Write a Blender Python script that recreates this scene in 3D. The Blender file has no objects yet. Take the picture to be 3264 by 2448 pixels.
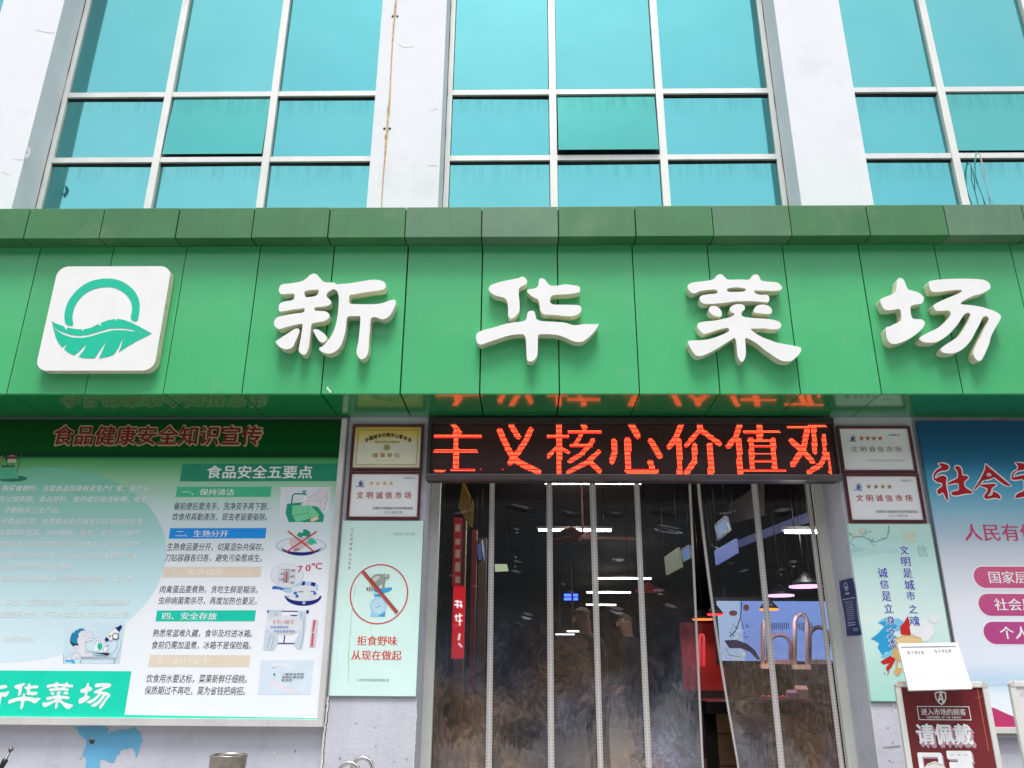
import bpy, bmesh, math, random
import numpy as np
from mathutils import Vector, Matrix
random.seed(7)
rad = math.radians
SC = bpy.context.scene
C = SC.collection

# ---------------------------------------------------------------- camera, sky, sun, exposure
EYE = Vector((0, 0, 1.5))
PITCH, YAW, ROLL = rad(19.74), rad(-1.071), rad(0.35)
_fw = Vector((math.sin(YAW)*math.cos(PITCH), math.cos(YAW)*math.cos(PITCH), math.sin(PITCH)))
_r0 = Vector((math.cos(YAW), -math.sin(YAW), 0)); _u0 = _r0.cross(_fw)
_rt = _r0*math.cos(ROLL)+_u0*math.sin(ROLL); _up = -_r0*math.sin(ROLL)+_u0*math.cos(ROLL)
cd = bpy.data.cameras.new('camera'); cam = bpy.data.objects.new('camera', cd); C.objects.link(cam)
cam.matrix_world = Matrix(((_rt.x, _up.x, -_fw.x, EYE.x), (_rt.y, _up.y, -_fw.y, EYE.y), (_rt.z, _up.z, -_fw.z, EYE.z), (0, 0, 0, 1)))
cd.sensor_width = 36; cd.lens = 36*1700/2212; cd.clip_start = .05; cd.clip_end = 500
SC.camera = cam

SUN_EL = rad(68)
w = bpy.data.worlds.new('World'); SC.world = w; w.use_nodes = True
nt = w.node_tree; bg = nt.nodes['Background']
sky = nt.nodes.new('ShaderNodeTexSky'); sky.sky_type = 'NISHITA'; sky.sun_disc = False
sky.sun_elevation = SUN_EL; sky.sun_rotation = rad(180); sky.air_density = 1.0; sky.dust_density = 1.5; sky.ozone_density = 1
hs = nt.nodes.new('ShaderNodeHueSaturation'); hs.inputs['Saturation'].default_value = .25
nt.links.new(sky.outputs[0], hs.inputs['Color']); nt.links.new(hs.outputs[0], bg.inputs[0])
bg.inputs[1].default_value = .105
sl = bpy.data.lights.new('sun', 'SUN'); sl.energy = 1.35; sl.angle = rad(20); sl.color = (1, .98, .95)
so = bpy.data.objects.new('sun', sl); C.objects.link(so)
so.rotation_euler = (rad(90)-SUN_EL, 0, 0); so.location = (0, -10, 20)
SC.view_settings.view_transform = 'Standard'; SC.view_settings.look = 'None'
SC.view_settings.gamma = 1; SC.view_settings.use_curve_mapping = False
SC.view_settings.exposure = 1.43
SC.render.engine = 'CYCLES'
SC.cycles.use_denoising = True; SC.cycles.transparent_max_bounces = 16; SC.cycles.max_bounces = 8
SC.cycles.sample_clamp_indirect = 6

# ---------------------------------------------------------------- measuring helpers (photo 3264 x 2448)
def ray(px, py):
    s = 2212/3264
    return _rt*(px*s-1106)+_up*(829.5-py*s)+_fw*1700
def T(px, py, Y):
    d = ray(px, py); k = Y/d.y
    return (d.x*k, EYE.z+d.z*k)
def TX(px, py, X):
    d = ray(px, py); k = X/d.x
    return (d.y*k, EYE.z+d.z*k)
class Crop:                                  # a crop of the photo: origin and magnification
    def __init__(s, ox, oy, k): s.ox, s.oy, s.k = ox, oy, k
    def p(s, q): return (s.ox+q[0]/s.k, s.oy+q[1]/s.k)
    def w(s, q, Y): return T(*s.p(q), Y)

# ---------------------------------------------------------------- materials
def lin(r, g, b):
    f = lambda c: c/255/12.92 if c/255 <= .04045 else ((c/255+.055)/1.055)**2.4
    return (f(r), f(g), f(b))
MATS = {}
def new_mat(name):
    m = bpy.data.materials.new(name); m.use_nodes = True
    return m, m.node_tree, m.node_tree.nodes['Principled BSDF']
def N(nt, t, **kw):
    n = nt.nodes.new(t)
    for k, v in kw.items():
        if k.startswith('i_'): n.inputs[k[2:].replace('_', ' ')].default_value = v
        else: setattr(n, k, v)
    return n
def mat(name, col, rough=.5, metal=0, var=.12, scale=3., streak=0, sdark=.6, bump=0, bscale=60, coat=0, spec=.5, dirt=None, dscale=2., demit=None, orand=0):
    """plain surface: colour with broad noise, optional vertical streaks, dirt blotches and fine relief"""
    if name in MATS: return MATS[name]
    m, nt, b = new_mat(name)
    L = nt.links.new
    geo = N(nt, 'ShaderNodeNewGeometry')
    n1 = N(nt, 'ShaderNodeTexNoise', i_Scale=scale, i_Detail=6., i_Roughness=.6); L(geo.outputs['Position'], n1.inputs['Vector'])
    r1 = N(nt, 'ShaderNodeMapRange'); L(n1.outputs[0], r1.inputs[0])
    r1.inputs[1].default_value = .3; r1.inputs[2].default_value = .7; r1.inputs[3].default_value = 1-var; r1.inputs[4].default_value = 1+var*.6
    hv = N(nt, 'ShaderNodeHueSaturation'); hv.inputs['Color'].default_value = (*col, 1); L(r1.outputs[0], hv.inputs['Value'])
    if orand:                                 # panel-to-panel tone
        oi = N(nt, 'ShaderNodeObjectInfo'); ro = N(nt, 'ShaderNodeMapRange'); ro.inputs[3].default_value = 1-orand; ro.inputs[4].default_value = 1+orand; L(oi.outputs['Random'], ro.inputs[0])
        mo = N(nt, 'ShaderNodeMath', operation='MULTIPLY'); L(r1.outputs[0], mo.inputs[0]); L(ro.outputs[0], mo.inputs[1]); L(mo.outputs[0], hv.inputs['Value'])
    out = hv.outputs[0]
    if streak:
        mp = N(nt, 'ShaderNodeMapping'); mp.inputs['Scale'].default_value = (14, 14, .7); L(geo.outputs['Position'], mp.inputs[0])
        n2 = N(nt, 'ShaderNodeTexNoise', i_Scale=2.2, i_Detail=5., i_Roughness=.65); L(mp.outputs[0], n2.inputs['Vector'])
        r2 = N(nt, 'ShaderNodeMapRange'); r2.inputs[1].default_value = .5; r2.inputs[2].default_value = .78; r2.inputs[4].default_value = streak; L(n2.outputs[0], r2.inputs[0])
        mx = N(nt, 'ShaderNodeMix', data_type='RGBA'); L(r2.outputs[0], mx.inputs[0]); L(out, mx.inputs[6])
        mx.inputs[7].default_value = (col[0]*sdark, col[1]*sdark, col[2]*sdark, 1); out = mx.outputs[2]
    if dirt:
        n3 = N(nt, 'ShaderNodeTexNoise', i_Scale=dscale, i_Detail=8., i_Roughness=.7); L(geo.outputs['Position'], n3.inputs['Vector'])
        r3 = N(nt, 'ShaderNodeMapRange'); r3.inputs[1].default_value = .56; r3.inputs[2].default_value = .7; L(n3.outputs[0], r3.inputs[0])
        r3.inputs[4].default_value = dirt[3]
        mx = N(nt, 'ShaderNodeMix', data_type='RGBA'); L(r3.outputs[0], mx.inputs[0]); L(out, mx.inputs[6]); mx.inputs[7].default_value = (*dirt[:3], 1)
        out = mx.outputs[2]
    L(out, b.inputs['Base Color'])
    rr = N(nt, 'ShaderNodeMapRange'); rr.inputs[3].default_value = rough*.85; rr.inputs[4].default_value = min(1, rough*1.2); L(n1.outputs[0], rr.inputs[0]); L(rr.outputs[0], b.inputs['Roughness'])
    b.inputs['Metallic'].default_value = metal; b.inputs['Specular IOR Level'].default_value = spec
    b.inputs['Coat Weight'].default_value = coat; b.inputs['Coat Roughness'].default_value = .06
    if bump:
        n4 = N(nt, 'ShaderNodeTexNoise', i_Scale=bscale, i_Detail=4.); L(geo.outputs['Position'], n4.inputs['Vector'])
        bp = N(nt, 'ShaderNodeBump'); bp.inputs['Strength'].default_value = bump; bp.inputs['Distance'].default_value = .01; L(n4.outputs[0], bp.inputs['Height']); L(bp.outputs[0], b.inputs['Normal'])
    MATS[name] = m; return m
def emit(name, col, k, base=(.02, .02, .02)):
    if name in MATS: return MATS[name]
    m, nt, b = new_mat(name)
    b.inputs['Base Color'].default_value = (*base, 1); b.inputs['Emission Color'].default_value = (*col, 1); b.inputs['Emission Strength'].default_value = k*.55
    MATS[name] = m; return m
def ink(name, rgb, rough=.45):               # printed colour
    return mat('ink_'+name, lin(*rgb), rough, var=.05, scale=8)
def grad(name, stops, z0, z1, rough=.5, coat=.05, var=.04, xamp=0):
    """printed colour gradient running down a board (part of the print; on the brass plate a painted reflection)"""
    if name in MATS: return MATS[name]
    m, nt, b = new_mat(name); L = nt.links.new
    geo = N(nt, 'ShaderNodeNewGeometry'); sp = N(nt, 'ShaderNodeSeparateXYZ'); L(geo.outputs['Position'], sp.inputs[0])
    mr = N(nt, 'ShaderNodeMapRange'); mr.inputs[1].default_value = z1; mr.inputs[2].default_value = z0
    if xamp:
        ma = N(nt, 'ShaderNodeMath', operation='MULTIPLY_ADD'); ma.inputs[1].default_value = xamp; L(sp.outputs[0], ma.inputs[0]); L(sp.outputs[2], ma.inputs[2]); L(ma.outputs[0], mr.inputs[0])
    else: L(sp.outputs[2], mr.inputs[0])
    cr = N(nt, 'ShaderNodeValToRGB'); L(mr.outputs[0], cr.inputs[0])
    e = cr.color_ramp.elements
    while len(e) < len(stops): e.new(.5)
    for i, (p, c) in enumerate(stops): e[i].position = p; e[i].color = (*lin(*c), 1)
    n1 = N(nt, 'ShaderNodeTexNoise', i_Scale=2.5, i_Detail=4.); L(geo.outputs['Position'], n1.inputs['Vector'])
    r1 = N(nt, 'ShaderNodeMapRange'); r1.inputs[3].default_value = 1-var; r1.inputs[4].default_value = 1+var; L(n1.outputs[0], r1.inputs[0])
    hv = N(nt, 'ShaderNodeHueSaturation'); L(cr.outputs[0], hv.inputs['Color']); L(r1.outputs[0], hv.inputs['Value']); L(hv.outputs[0], b.inputs['Base Color'])
    b.inputs['Roughness'].default_value = rough; b.inputs['Specular IOR Level'].default_value = .15; b.inputs['Coat Weight'].default_value = coat; b.inputs['Coat Roughness'].default_value = .1
    MATS[name] = m; return m

M_PLASTER = mat('white_plaster', (.76, .77, .80), .85, var=.04, scale=2, streak=.10, sdark=.8, bump=.06, bscale=14, dirt=(.5, .5, .52, .25), dscale=1.3)
M_WALL = mat('lavender_paint', (.56, .56, .63), .75, var=.1, scale=2.2, streak=.3, sdark=.75, bump=.25, bscale=40, dirt=(.36, .35, .37, .45), dscale=4)
M_ALU = mat('aluminium', (.72, .71, .69), .35, metal=.25, var=.1, streak=.25)
M_WHITEALU = mat('white_aluminium', (.74, .74, .70), .4, metal=.1, var=.08, streak=.2)
M_GREEN = mat('green_panel', (.066, .42, .165), .32, var=.08, scale=1.2, streak=.2, sdark=.8, coat=.22, spec=.3, orand=.05, bump=.14, bscale=2.6, dirt=(.16, .40, .24, .25), dscale=3)
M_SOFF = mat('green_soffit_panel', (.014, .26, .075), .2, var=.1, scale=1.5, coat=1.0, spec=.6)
M_CAP = [mat('weathered_green_%s' % n, c, .55, var=.16, scale=2.5, streak=.45, sdark=1.35, dirt=(.15, .22, .15, .4), dscale=2.2, orand=.08) for n, c in (('deep', (.042, .175, .060)), ('grey', (.065, .18, .085)), ('pale', (.095, .20, .115)))]
M_DARK = mat('dark_joint_and_shade', (.01, .015, .012), .9)
M_CREAM = mat('letter_side', (.68, .68, .50), .6, var=.12, scale=14, dirt=(.25, .22, .15, .6), dscale=18)
M_LETTER = mat('letter_face', (.80, .79, .78), .45, var=.03, scale=4, streak=.22, sdark=.86, dirt=(.62, .61, .56, .3), dscale=6)
M_TEAL = mat('teal_vinyl', lin(0, 186, 150), .4, var=.04)
M_STEEL = mat('brushed_steel', (.48, .45, .42), .28, metal=1, var=.25, scale=12)
M_CHROME = mat('polished_steel', (.75, .74, .72), .12, metal=1, var=.1)
M_BLACK = mat('black_plastic', (.012, .012, .014), .4, var=.2)
M_WOODRED = mat('mahogany_frame', (.11, .018, .022), .3, var=.25, scale=10, coat=.5)
M_GOLDPL = grad('gold_plate', [(0, (200, 160, 50)), (.25, (240, 215, 130)), (.45, (245, 240, 220)), (1, (250, 244, 215))], 2.9, 3.32, rough=.3)  # bright reflection on the brass painted into the gradient
M_WHITEPL = mat('white_plate', (.93, .93, .94), .25, var=.03, coat=.5)
M_MINT = mat('mint_board', lin(216, 246, 238), .5, var=.04, streak=.15, sdark=.85)
M_BLK = ink('black', (35, 38, 42)); M_RED = ink('red', (205, 45, 50)); M_WHT = ink('white', (238, 240, 240)); M_DKRED = ink('darkred', (120, 8, 14))
M_BLUEINK = ink('blue', (20, 70, 180)); M_GREY = ink('grey', (150, 152, 155)); M_PINKISH = ink('sand', (205, 190, 160))
M_TREAL = ink('teal', (0, 214, 180)); M_LINE = ink('line', (120, 140, 160))
# mirror film glass, one per slight difference in film age
def glass(name, col):
    m, nt, b = new_mat(name); L = nt.links.new
    geo = N(nt, 'ShaderNodeNewGeometry'); sp = N(nt, 'ShaderNodeSeparateXYZ'); L(geo.outputs['Position'], sp.inputs[0])
    mp = N(nt, 'ShaderNodeMapping'); mp.inputs['Scale'].default_value = (16, 16, 1.1); L(geo.outputs['Position'], mp.inputs[0])
    n = N(nt, 'ShaderNodeTexNoise', i_Scale=1.6, i_Detail=6., i_Roughness=.7); L(mp.outputs[0], n.inputs['Vector'])
    r = N(nt, 'ShaderNodeMapRange'); r.inputs[1].default_value = .42; r.inputs[2].default_value = .72; L(n.outputs[0], r.inputs[0])
    # run-off stains below the transoms
    tot = None
    for z in (5.99, 6.755, 8.9):
        k = N(nt, 'ShaderNodeMapRange'); k.inputs[1].default_value = z-.26; k.inputs[2].default_value = z; L(sp.outputs[2], k.inputs[0])
        lt = N(nt, 'ShaderNodeMath', operation='LESS_THAN'); lt.inputs[1].default_value = z+.01; L(sp.outputs[2], lt.inputs[0])
        mu = N(nt, 'ShaderNodeMath', operation='MULTIPLY'); L(k.outputs[0], mu.inputs[0]); L(lt.outputs[0], mu.inputs[1])
        if tot is None: tot = mu.outputs[0]
        else:
            mx_ = N(nt, 'ShaderNodeMath', operation='MAXIMUM'); L(tot, mx_.inputs[0]); L(mu.outputs[0], mx_.inputs[1]); tot = mx_.outputs[0]
    st = N(nt, 'ShaderNodeMath', operation='MULTIPLY'); L(tot, st.inputs[0]); L(r.outputs[0], st.inputs[1])
    s2 = N(nt, 'ShaderNodeMath', operation='MULTIPLY'); s2.inputs[1].default_value = .5; L(st.outputs[0], s2.inputs[0])
    n5 = N(nt, 'ShaderNodeTexNoise', i_Scale=1.4, i_Detail=5., i_Roughness=.6); L(geo.outputs['Position'], n5.inputs['Vector'])
    c0 = N(nt, 'ShaderNodeMix', data_type='RGBA'); L(n5.outputs[0], c0.inputs[0]); c0.inputs[6].default_value = (col[0]*.85, col[1]*.93, col[2]*.93, 1); c0.inputs[7].default_value = (col[0]*1.18, col[1]*1.06, col[2]*1.06, 1)
    c1_ = N(nt, 'ShaderNodeMix', data_type='RGBA'); L(s2.outputs[0], c1_.inputs[0]); L(c0.outputs[2], c1_.inputs[6]); c1_.inputs[7].default_value = (col[0]*.5, col[1]*.4, col[2]*.4, 1)
    L(c1_.outputs[2], b.inputs['Base Color'])
    b.inputs['Metallic'].default_value = 1; b.inputs['Roughness'].default_value = .07
    n2 = N(nt, 'ShaderNodeTexNoise', i_Scale=1.2, i_Detail=1.); L(geo.outputs['Position'], n2.inputs['Vector'])
    bp = N(nt, 'ShaderNodeBump'); bp.inputs['Strength'].default_value = .12; bp.inputs['Distance'].default_value = .05; L(n2.outputs[0], bp.inputs['Height']); L(bp.outputs[0], b.inputs['Normal'])
    return m
M_GLASS = [glass('reflective_glass_a', (.135, .435, .44)), glass('reflective_glass_b', (.145, .45, .455)), glass('reflective_glass_c', (.12, .42, .435))]
M_GLASSG = {.03: glass('reflective_glass_sash', (.095, .40, .37)), .065: glass('reflective_glass_sash_open', (.072, .31, .285)), .02: glass('reflective_glass_sash_right', (.11, .41, .385))}

# ---------------------------------------------------------------- object helpers
def thing(name, label, cat, loc=(0, 0, 0), group=None):
    o = bpy.data.objects.new(name, None); C.objects.link(o); o.location = loc
    o.empty_display_size = .1; o['label'] = label; o['category'] = cat
    if group: o['group'] = group
    return o
def tag(o, label, cat, group=None):
    o['label'] = label; o['category'] = cat
    if group: o['group'] = group
    return o
def root_loc(p):
    while p is not None and p.parent is not None: p = p.parent
    return p.location if p is not None else Vector((0, 0, 0))
def link(name, me, parent=None, m=None):
    if m is not None:
        if isinstance(m, (list, tuple)):
            for x in m: me.materials.append(x)
        else: me.materials.append(m)
    if parent is not None:
        me.transform(Matrix.Translation(-root_loc(parent)))
    o = bpy.data.objects.new(name, me); C.objects.link(o)
    if parent is not None: o.parent = parent
    return o
def mesh(name, vs, fs, parent=None, m=None, smooth=False, mi=None):
    me = bpy.data.meshes.new(name); me.from_pydata([tuple(v) for v in vs], [], fs); me.update()
    o = link(name, me, parent, m)
    if mi: me.polygons.foreach_set('material_index', mi)
    if smooth: me.polygons.foreach_set('use_smooth', [True]*len(fs))
    return o
BOXF = [(0, 3, 2, 1), (4, 5, 6, 7), (0, 1, 5, 4), (1, 2, 6, 5), (2, 3, 7, 6), (3, 0, 4, 7)]
def boxv(a, b):
    (x0, y0, z0), (x1, y1, z1) = a, b
    return [(x0, y0, z0), (x1, y0, z0), (x1, y1, z0), (x0, y1, z0), (x0, y0, z1), (x1, y0, z1), (x1, y1, z1), (x0, y1, z1)]
def boxes(name, lst, parent=None, m=None, bev=0):
    vs, fs = [], []
    for a, b in lst:
        k = len(vs); vs += boxv(a, b); fs += [tuple(i+k for i in f) for f in BOXF]
    o = mesh(name, vs, fs, parent, m)
    if bev:
        bm = bmesh.new(); bm.from_mesh(o.data)
        bmesh.ops.bevel(bm, geom=bm.edges[:], offset=bev, segments=2, affect='EDGES', profile=.7); bm.to_mesh(o.data); bm.free()
    return o
def box(name, a, b, parent=None, m=None, bev=0): return boxes(name, [(a, b)], parent, m, bev)
def tube(name, pts, r, parent=None, m=None, n=10, caps=True, rs=None):
    vs, fs = [], []; pts = [Vector(p) for p in pts]
    for i, p in enumerate(pts):
        d = (pts[min(i+1, len(pts)-1)]-pts[max(i-1, 0)]).normalized()
        a = d.cross(Vector((0, 1, 0))); a = a.normalized() if a.length > .05 else d.cross(Vector((1, 0, 0))).normalized()
        b = d.cross(a); R = rs[i] if rs else r
        for k in range(n):
            t = 2*math.pi*k/n; vs.append(p+a*math.cos(t)*R+b*math.sin(t)*R)
    for i in range(len(pts)-1):
        for k in range(n): fs.append((i*n+k, i*n+(k+1) % n, (i+1)*n+(k+1) % n, (i+1)*n+k))
    if caps: fs += [tuple(range(n))[::-1], tuple((len(pts)-1)*n+k for k in range(n))]
    return mesh(name, vs, fs, parent, m, smooth=True)
def smooth_loop(p, it=1):
    for _ in range(it):
        q = []
        for i in range(len(p)):
            a, b = p[i], p[(i+1) % len(p)]
            q += [(a[0]*.78+b[0]*.22, a[1]*.78+b[1]*.22), (a[0]*.22+b[0]*.78, a[1]*.22+b[1]*.78)]
        p = q
    return p
def shape_mesh(loops, Y, depth=0, bevel=0):
    """closed loops (world x,z) filled, holes kept; depth > 0 makes a solid whose front is at Y"""
    cu = bpy.data.curves.new('s', 'CURVE'); cu.dimensions = '2D'; cu.fill_mode = 'BOTH'
    for lp in loops:
        s = cu.splines.new('POLY'); s.points.add(len(lp)-1)
        for i, (x, z) in enumerate(lp): s.points[i].co = (x, z, 0, 1)
        s.use_cyclic_u = True
    cu.extrude = depth/2; cu.bevel_depth = bevel; cu.bevel_resolution = 1
    o = bpy.data.objects.new('s', cu); C.objects.link(o); bpy.context.view_layer.update()
    me = bpy.data.meshes.new_from_object(o.evaluated_get(bpy.context.evaluated_depsgraph_get()))
    bpy.data.objects.remove(o); bpy.data.curves.remove(cu)
    a = np.empty(len(me.vertices)*3); me.vertices.foreach_get('co', a); a = a.reshape(-1, 3)
    b = np.stack([a[:, 0], Y+depth/2-a[:, 2], a[:, 1]], 1)
    me.vertices.foreach_set('co', b.ravel()); me.update()
    return me
_TX = {}
def text_data(body, bold, sp):
    k = (body, bold, sp)
    if k in _TX: return _TX[k]
    cu = bpy.data.curves.new('t', 'FONT'); cu.body = body; cu.size = 1; cu.resolution_u = 2; cu.space_character = sp
    o = bpy.data.objects.new('t', cu); C.objects.link(o); bpy.context.view_layer.update()
    me = bpy.data.meshes.new_from_object(o.evaluated_get(bpy.context.evaluated_depsgraph_get()))
    a = np.empty(len(me.vertices)*3); me.vertices.foreach_get('co', a); a = a.reshape(-1, 3)
    fs = [tuple(p.vertices) for p in me.polygons]
    bpy.data.objects.remove(o); bpy.data.curves.remove(cu); bpy.data.meshes.remove(me)
    if bold:                                  # heavier strokes: shifted layers, each a hair behind the last
        if bold <= .016: offs = [(-bold, 0), (bold, 0)]
        elif bold <= .03: offs = [(-bold, 0), (bold, 0), (0, bold*.7), (0, -bold*.7)]
        else: offs = [(bold*math.cos(q*math.pi/4), bold*math.sin(q*math.pi/4)) for q in range(8)]+[(0, 0)]
        n = len(a); A, F_ = [], []
        for q, (dx, dy) in enumerate(offs):
            A.append(a+np.array([dx, dy, -q*.0])); A[-1][:, 2] = q; F_ += [tuple(i+q*n for i in f) for f in fs]
        a, fs = np.concatenate(A), F_
    _TX[k] = (a, fs); return _TX[k]
def text_at(name, body, x0, z0, x1, z1, Y, m, parent, bold=0., shear=0., sp=1., fn=None):
    """lettering stretched to the box x0..x1, z0..z1 on the plane Y (fn maps (x, z) to other planes)"""
    a, fs = text_data(body, bold, sp)
    mn, mx_ = a.min(0), a.max(0)
    u = (a[:, 0]-mn[0])/(mx_[0]-mn[0]); v = (a[:, 1]-mn[1])/max(mx_[1]-mn[1], 1e-6)
    X = x0+u*(x1-x0)+shear*(v-.5)*(z1-z0); Z = z0+v*(z1-z0)
    if fn: vs = [fn(x, z) for x, z in zip(X, Z)]
    else: vs = np.stack([X, Y+a[:, 2]*.00006, Z], 1)
    return mesh(name, vs, fs, parent, m)
def tx(name, body, crop, x0, y0, x1, y1, Y, m, parent, bold=0., shear=0., sp=1., rot=0):
    """lettering given by its left, top, right, bottom in a crop of the photo"""
    A = crop.w((x0, y1), Y); B = crop.w((x1, y1), Y); D = crop.w((x0, y0), Y)
    return text_at(name, body, A[0], A[1], B[0], D[1], Y, m, parent, bold, shear, sp)
def poly(name, crop, pts, Y, m, parent, depth=0, sm=0):
    lp = [crop.w(p, Y) for p in (smooth_loop(pts, sm) if sm else pts)]
    me = shape_mesh([lp], Y, depth); return link(name, me, parent, m)
def stroke_poly(pts, w):
    """polyline in crop coordinates widened to a polygon"""
    L, R = [], []
    for i, p in enumerate(pts):
        a = pts[max(i-1, 0)]; b = pts[min(i+1, len(pts)-1)]
        dx, dy = b[0]-a[0], b[1]-a[1]; l = math.hypot(dx, dy) or 1
        nx, ny = -dy/l*w/2, dx/l*w/2
        L.append((p[0]+nx, p[1]+ny)); R.append((p[0]-nx, p[1]-ny))
    return L+R[::-1]
def ell(cx, cy, rx, ry, n=28, a0=0, a1=360, tilt=0):
    out = []
    for i in range(n+(a1-a0 < 360)):
        t = rad(a0+(a1-a0)*i/n); x, y = rx*math.cos(t), ry*math.sin(t); c, s = math.cos(rad(tilt)), math.sin(rad(tilt))
        out.append((cx+x*c-y*s, cy+x*s+y*c))
    return out
def art(name, crop, items, Y, parent, step=.00012):
    """flat printed picture: list of (material, polygon) laid one over the other"""
    bm_v, bm_f, mi, ms = [], [], [], []
    for k, (m, pts) in enumerate(items):
        lp = [crop.w(p, Y) for p in pts]
        tm = shape_mesh([lp], Y-step*(k+1))
        if m not in ms: ms.append(m)
        n0 = len(bm_v); bm_v += [tuple(v.co) for v in tm.vertices]
        for p in tm.polygons: bm_f.append(tuple(i+n0 for i in p.vertices)); mi.append(ms.index(m))
        bpy.data.meshes.remove(tm)
    return mesh(name, bm_v, bm_f, parent, ms, mi=mi)

# ================================================================ SETTING
YW = 6.0
M_PAVE = mat('paving', (.27, .265, .25), .85, var=.2, scale=1.5, bump=.4, bscale=50, dirt=(.10, .10, .09, .5))
M_ASPH = mat('asphalt', (.05, .05, .052), .9, var=.25, scale=3, bump=.5, bscale=120)
o = mesh('ground', [(-150, -150, -.004), (150, -150, -.004), (150, 150, -.004), (-150, 150, -.004)], [(0, 1, 2, 3)], None, M_ASPH); o['kind'] = 'structure'
pv = box('pavement', (-30, -7, 0), (30, 6.0, .0001), None, M_PAVE); pv['kind'] = 'structure'
pv.data.transform(Matrix.Translation((0, 0, .1)))

# -- market building
PIER = [(-8.4, -7.77), (-5.20, -4.585), (-1.41, -.775), (2.415, 3.045), (6.20, 6.83)]
B = thing('market_building', 'white plastered market hall with tall mirrored cyan windows above a green shop canopy', 'building', (0, 6.5, 0))
for i, (a, b) in enumerate(PIER):
    box('pier', (a, YW, 4.3), (b, YW+.42, 8.9), B, M_PLASTER, bev=.006)
    box('pier', (a, YW, .0), (b, YW+.38, 4.3), B, M_WALL, bev=.006)
box('parapet', (-8.5, YW-.02, 8.9), (8.5, YW+.45, 9.7), B, M_PLASTER)
for a, b in zip(PIER, PIER[1:]):
    if a[0] != -1.41: box('wall', (a[1], YW+.03, .1), (b[0], YW+.33, 4.3), B, M_WALL)
box('lintel', (-.775, YW+.02, 3.30), (2.415, YW+.4, 4.3), B, M_WALL)
for a, b in zip(PIER, PIER[1:]): box('spandrel', (a[1], YW+.30, 4.3), (b[0], YW+.5, 4.98), B, M_PLASTER)
box('roof', (-8.5, YW+.45, 9.2), (8.5, 40, 9.4), B, M_PLASTER)
for a, b in [((-8.6, YW+.42, 0), (-8.4, 40, 9.2)), ((8.4, YW+.42, 0), (8.6, 40, 9.2)), ((-8.6, 40, 0), (8.6, 40.2, 9.2)), ((6.83, YW+.01, 0), (8.4, YW+.4, 9.2))]: box('outer_wall', a, b, B, M_PLASTER)
YG = 6.32
def window_bay(xa, xb, mull, sash_cols, crop_left=0):
    fr = box('window', (xa+.055, YG-.03, 4.98), (xb-.055, YG+.05, 5.04), B, M_WHITEALU)
    box('side_frame', (xa, YG-.03, 4.98), (xa+.055, YG+.05, 8.9), fr, M_WHITEALU); box('side_frame', (xb-.055, YG-.03, 4.98), (xb, YG+.05, 8.9), fr, M_WHITEALU)
    for x in mull: box('mullion', (x-.034, YG-.045, 5.04), (x+.034, YG+.045, 8.9), fr, M_WHITEALU)
    xs = [xa+.055]+[v for x in mull for v in (x-.034, x+.034)]+[xb-.055]
    cols = [(xs[i], xs[i+1]) for i in range(0, len(xs), 2)]
    rows = [(5.04, 6.003), (6.058, 6.765), (6.82, 8.9)]
    for (a, b) in cols:
        box('transom', (a, YG-.035, 6.003), (b, YG+.04, 6.058), fr, M_ALU)
        box('transom', (a, YG-.035, 6.765), (b, YG+.04, 6.82), fr, M_ALU)
    for ci, (a, b) in enumerate(cols):
        for ri, (z0, z1) in enumerate(rows):
            m = random.choice(M_GLASS)
            if ri == 1 and ci in sash_cols:
                op = sash_cols[ci]       # top-hung sash pushed out at the bottom by op metres
                y0 = YG-.012
                vs = [(a+.012, y0-op, z0+.03), (b-.012, y0-op, z0+.03), (b-.012, y0-.001, z1-.008), (a+.012, y0-.001, z1-.008)]
                vs += [(x, y+.022, z) for x, y, z in vs]
                mesh('sash_pane', vs, [(0, 1, 2, 3), (7, 6, 5, 4), (0, 4, 5, 1), (1, 5, 6, 2), (2, 6, 7, 3), (3, 7, 4, 0)], fr, M_GLASSG[op])
                box('sash_cavity', (a, YG+.02, z0), (b, YG+.03, z1), fr, M_DARK)
            else:
                t = [random.uniform(-.004, .004) for _ in range(4)]
                vs = [(a+.006, YG+t[0], z0+.006), (b-.006, YG+t[1], z0+.006), (b-.006, YG+t[2], z1-.012), (a+.006, YG+t[3], z1-.012)]
                vs += [(x, YG+.02, z) for x, y, z in vs]
                mesh('pane', vs, [(0, 1, 2, 3), (7, 6, 5, 4), (0, 4, 5, 1), (1, 5, 6, 2), (2, 6, 7, 3), (3, 7, 4, 0)], fr, m)
    boxes('transom_reflection_strip', [((a, YG-.010, r[1]-.024), (b, YG+.03, r[1])) for a, b in cols for r in rows], fr, M_DARK)  # dark strips painted in for the transoms' reflected undersides
window_bay(-7.77, -5.20, [-6.9, -6.05], {})
window_bay(-4.585, -1.41, [-3.52, -2.47], {1: .03})
window_bay(-.775, 2.415, [.262, 1.30], {1: .065})
window_bay(3.045, 6.20, [4.02, 5.05], {1: .02})
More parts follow.
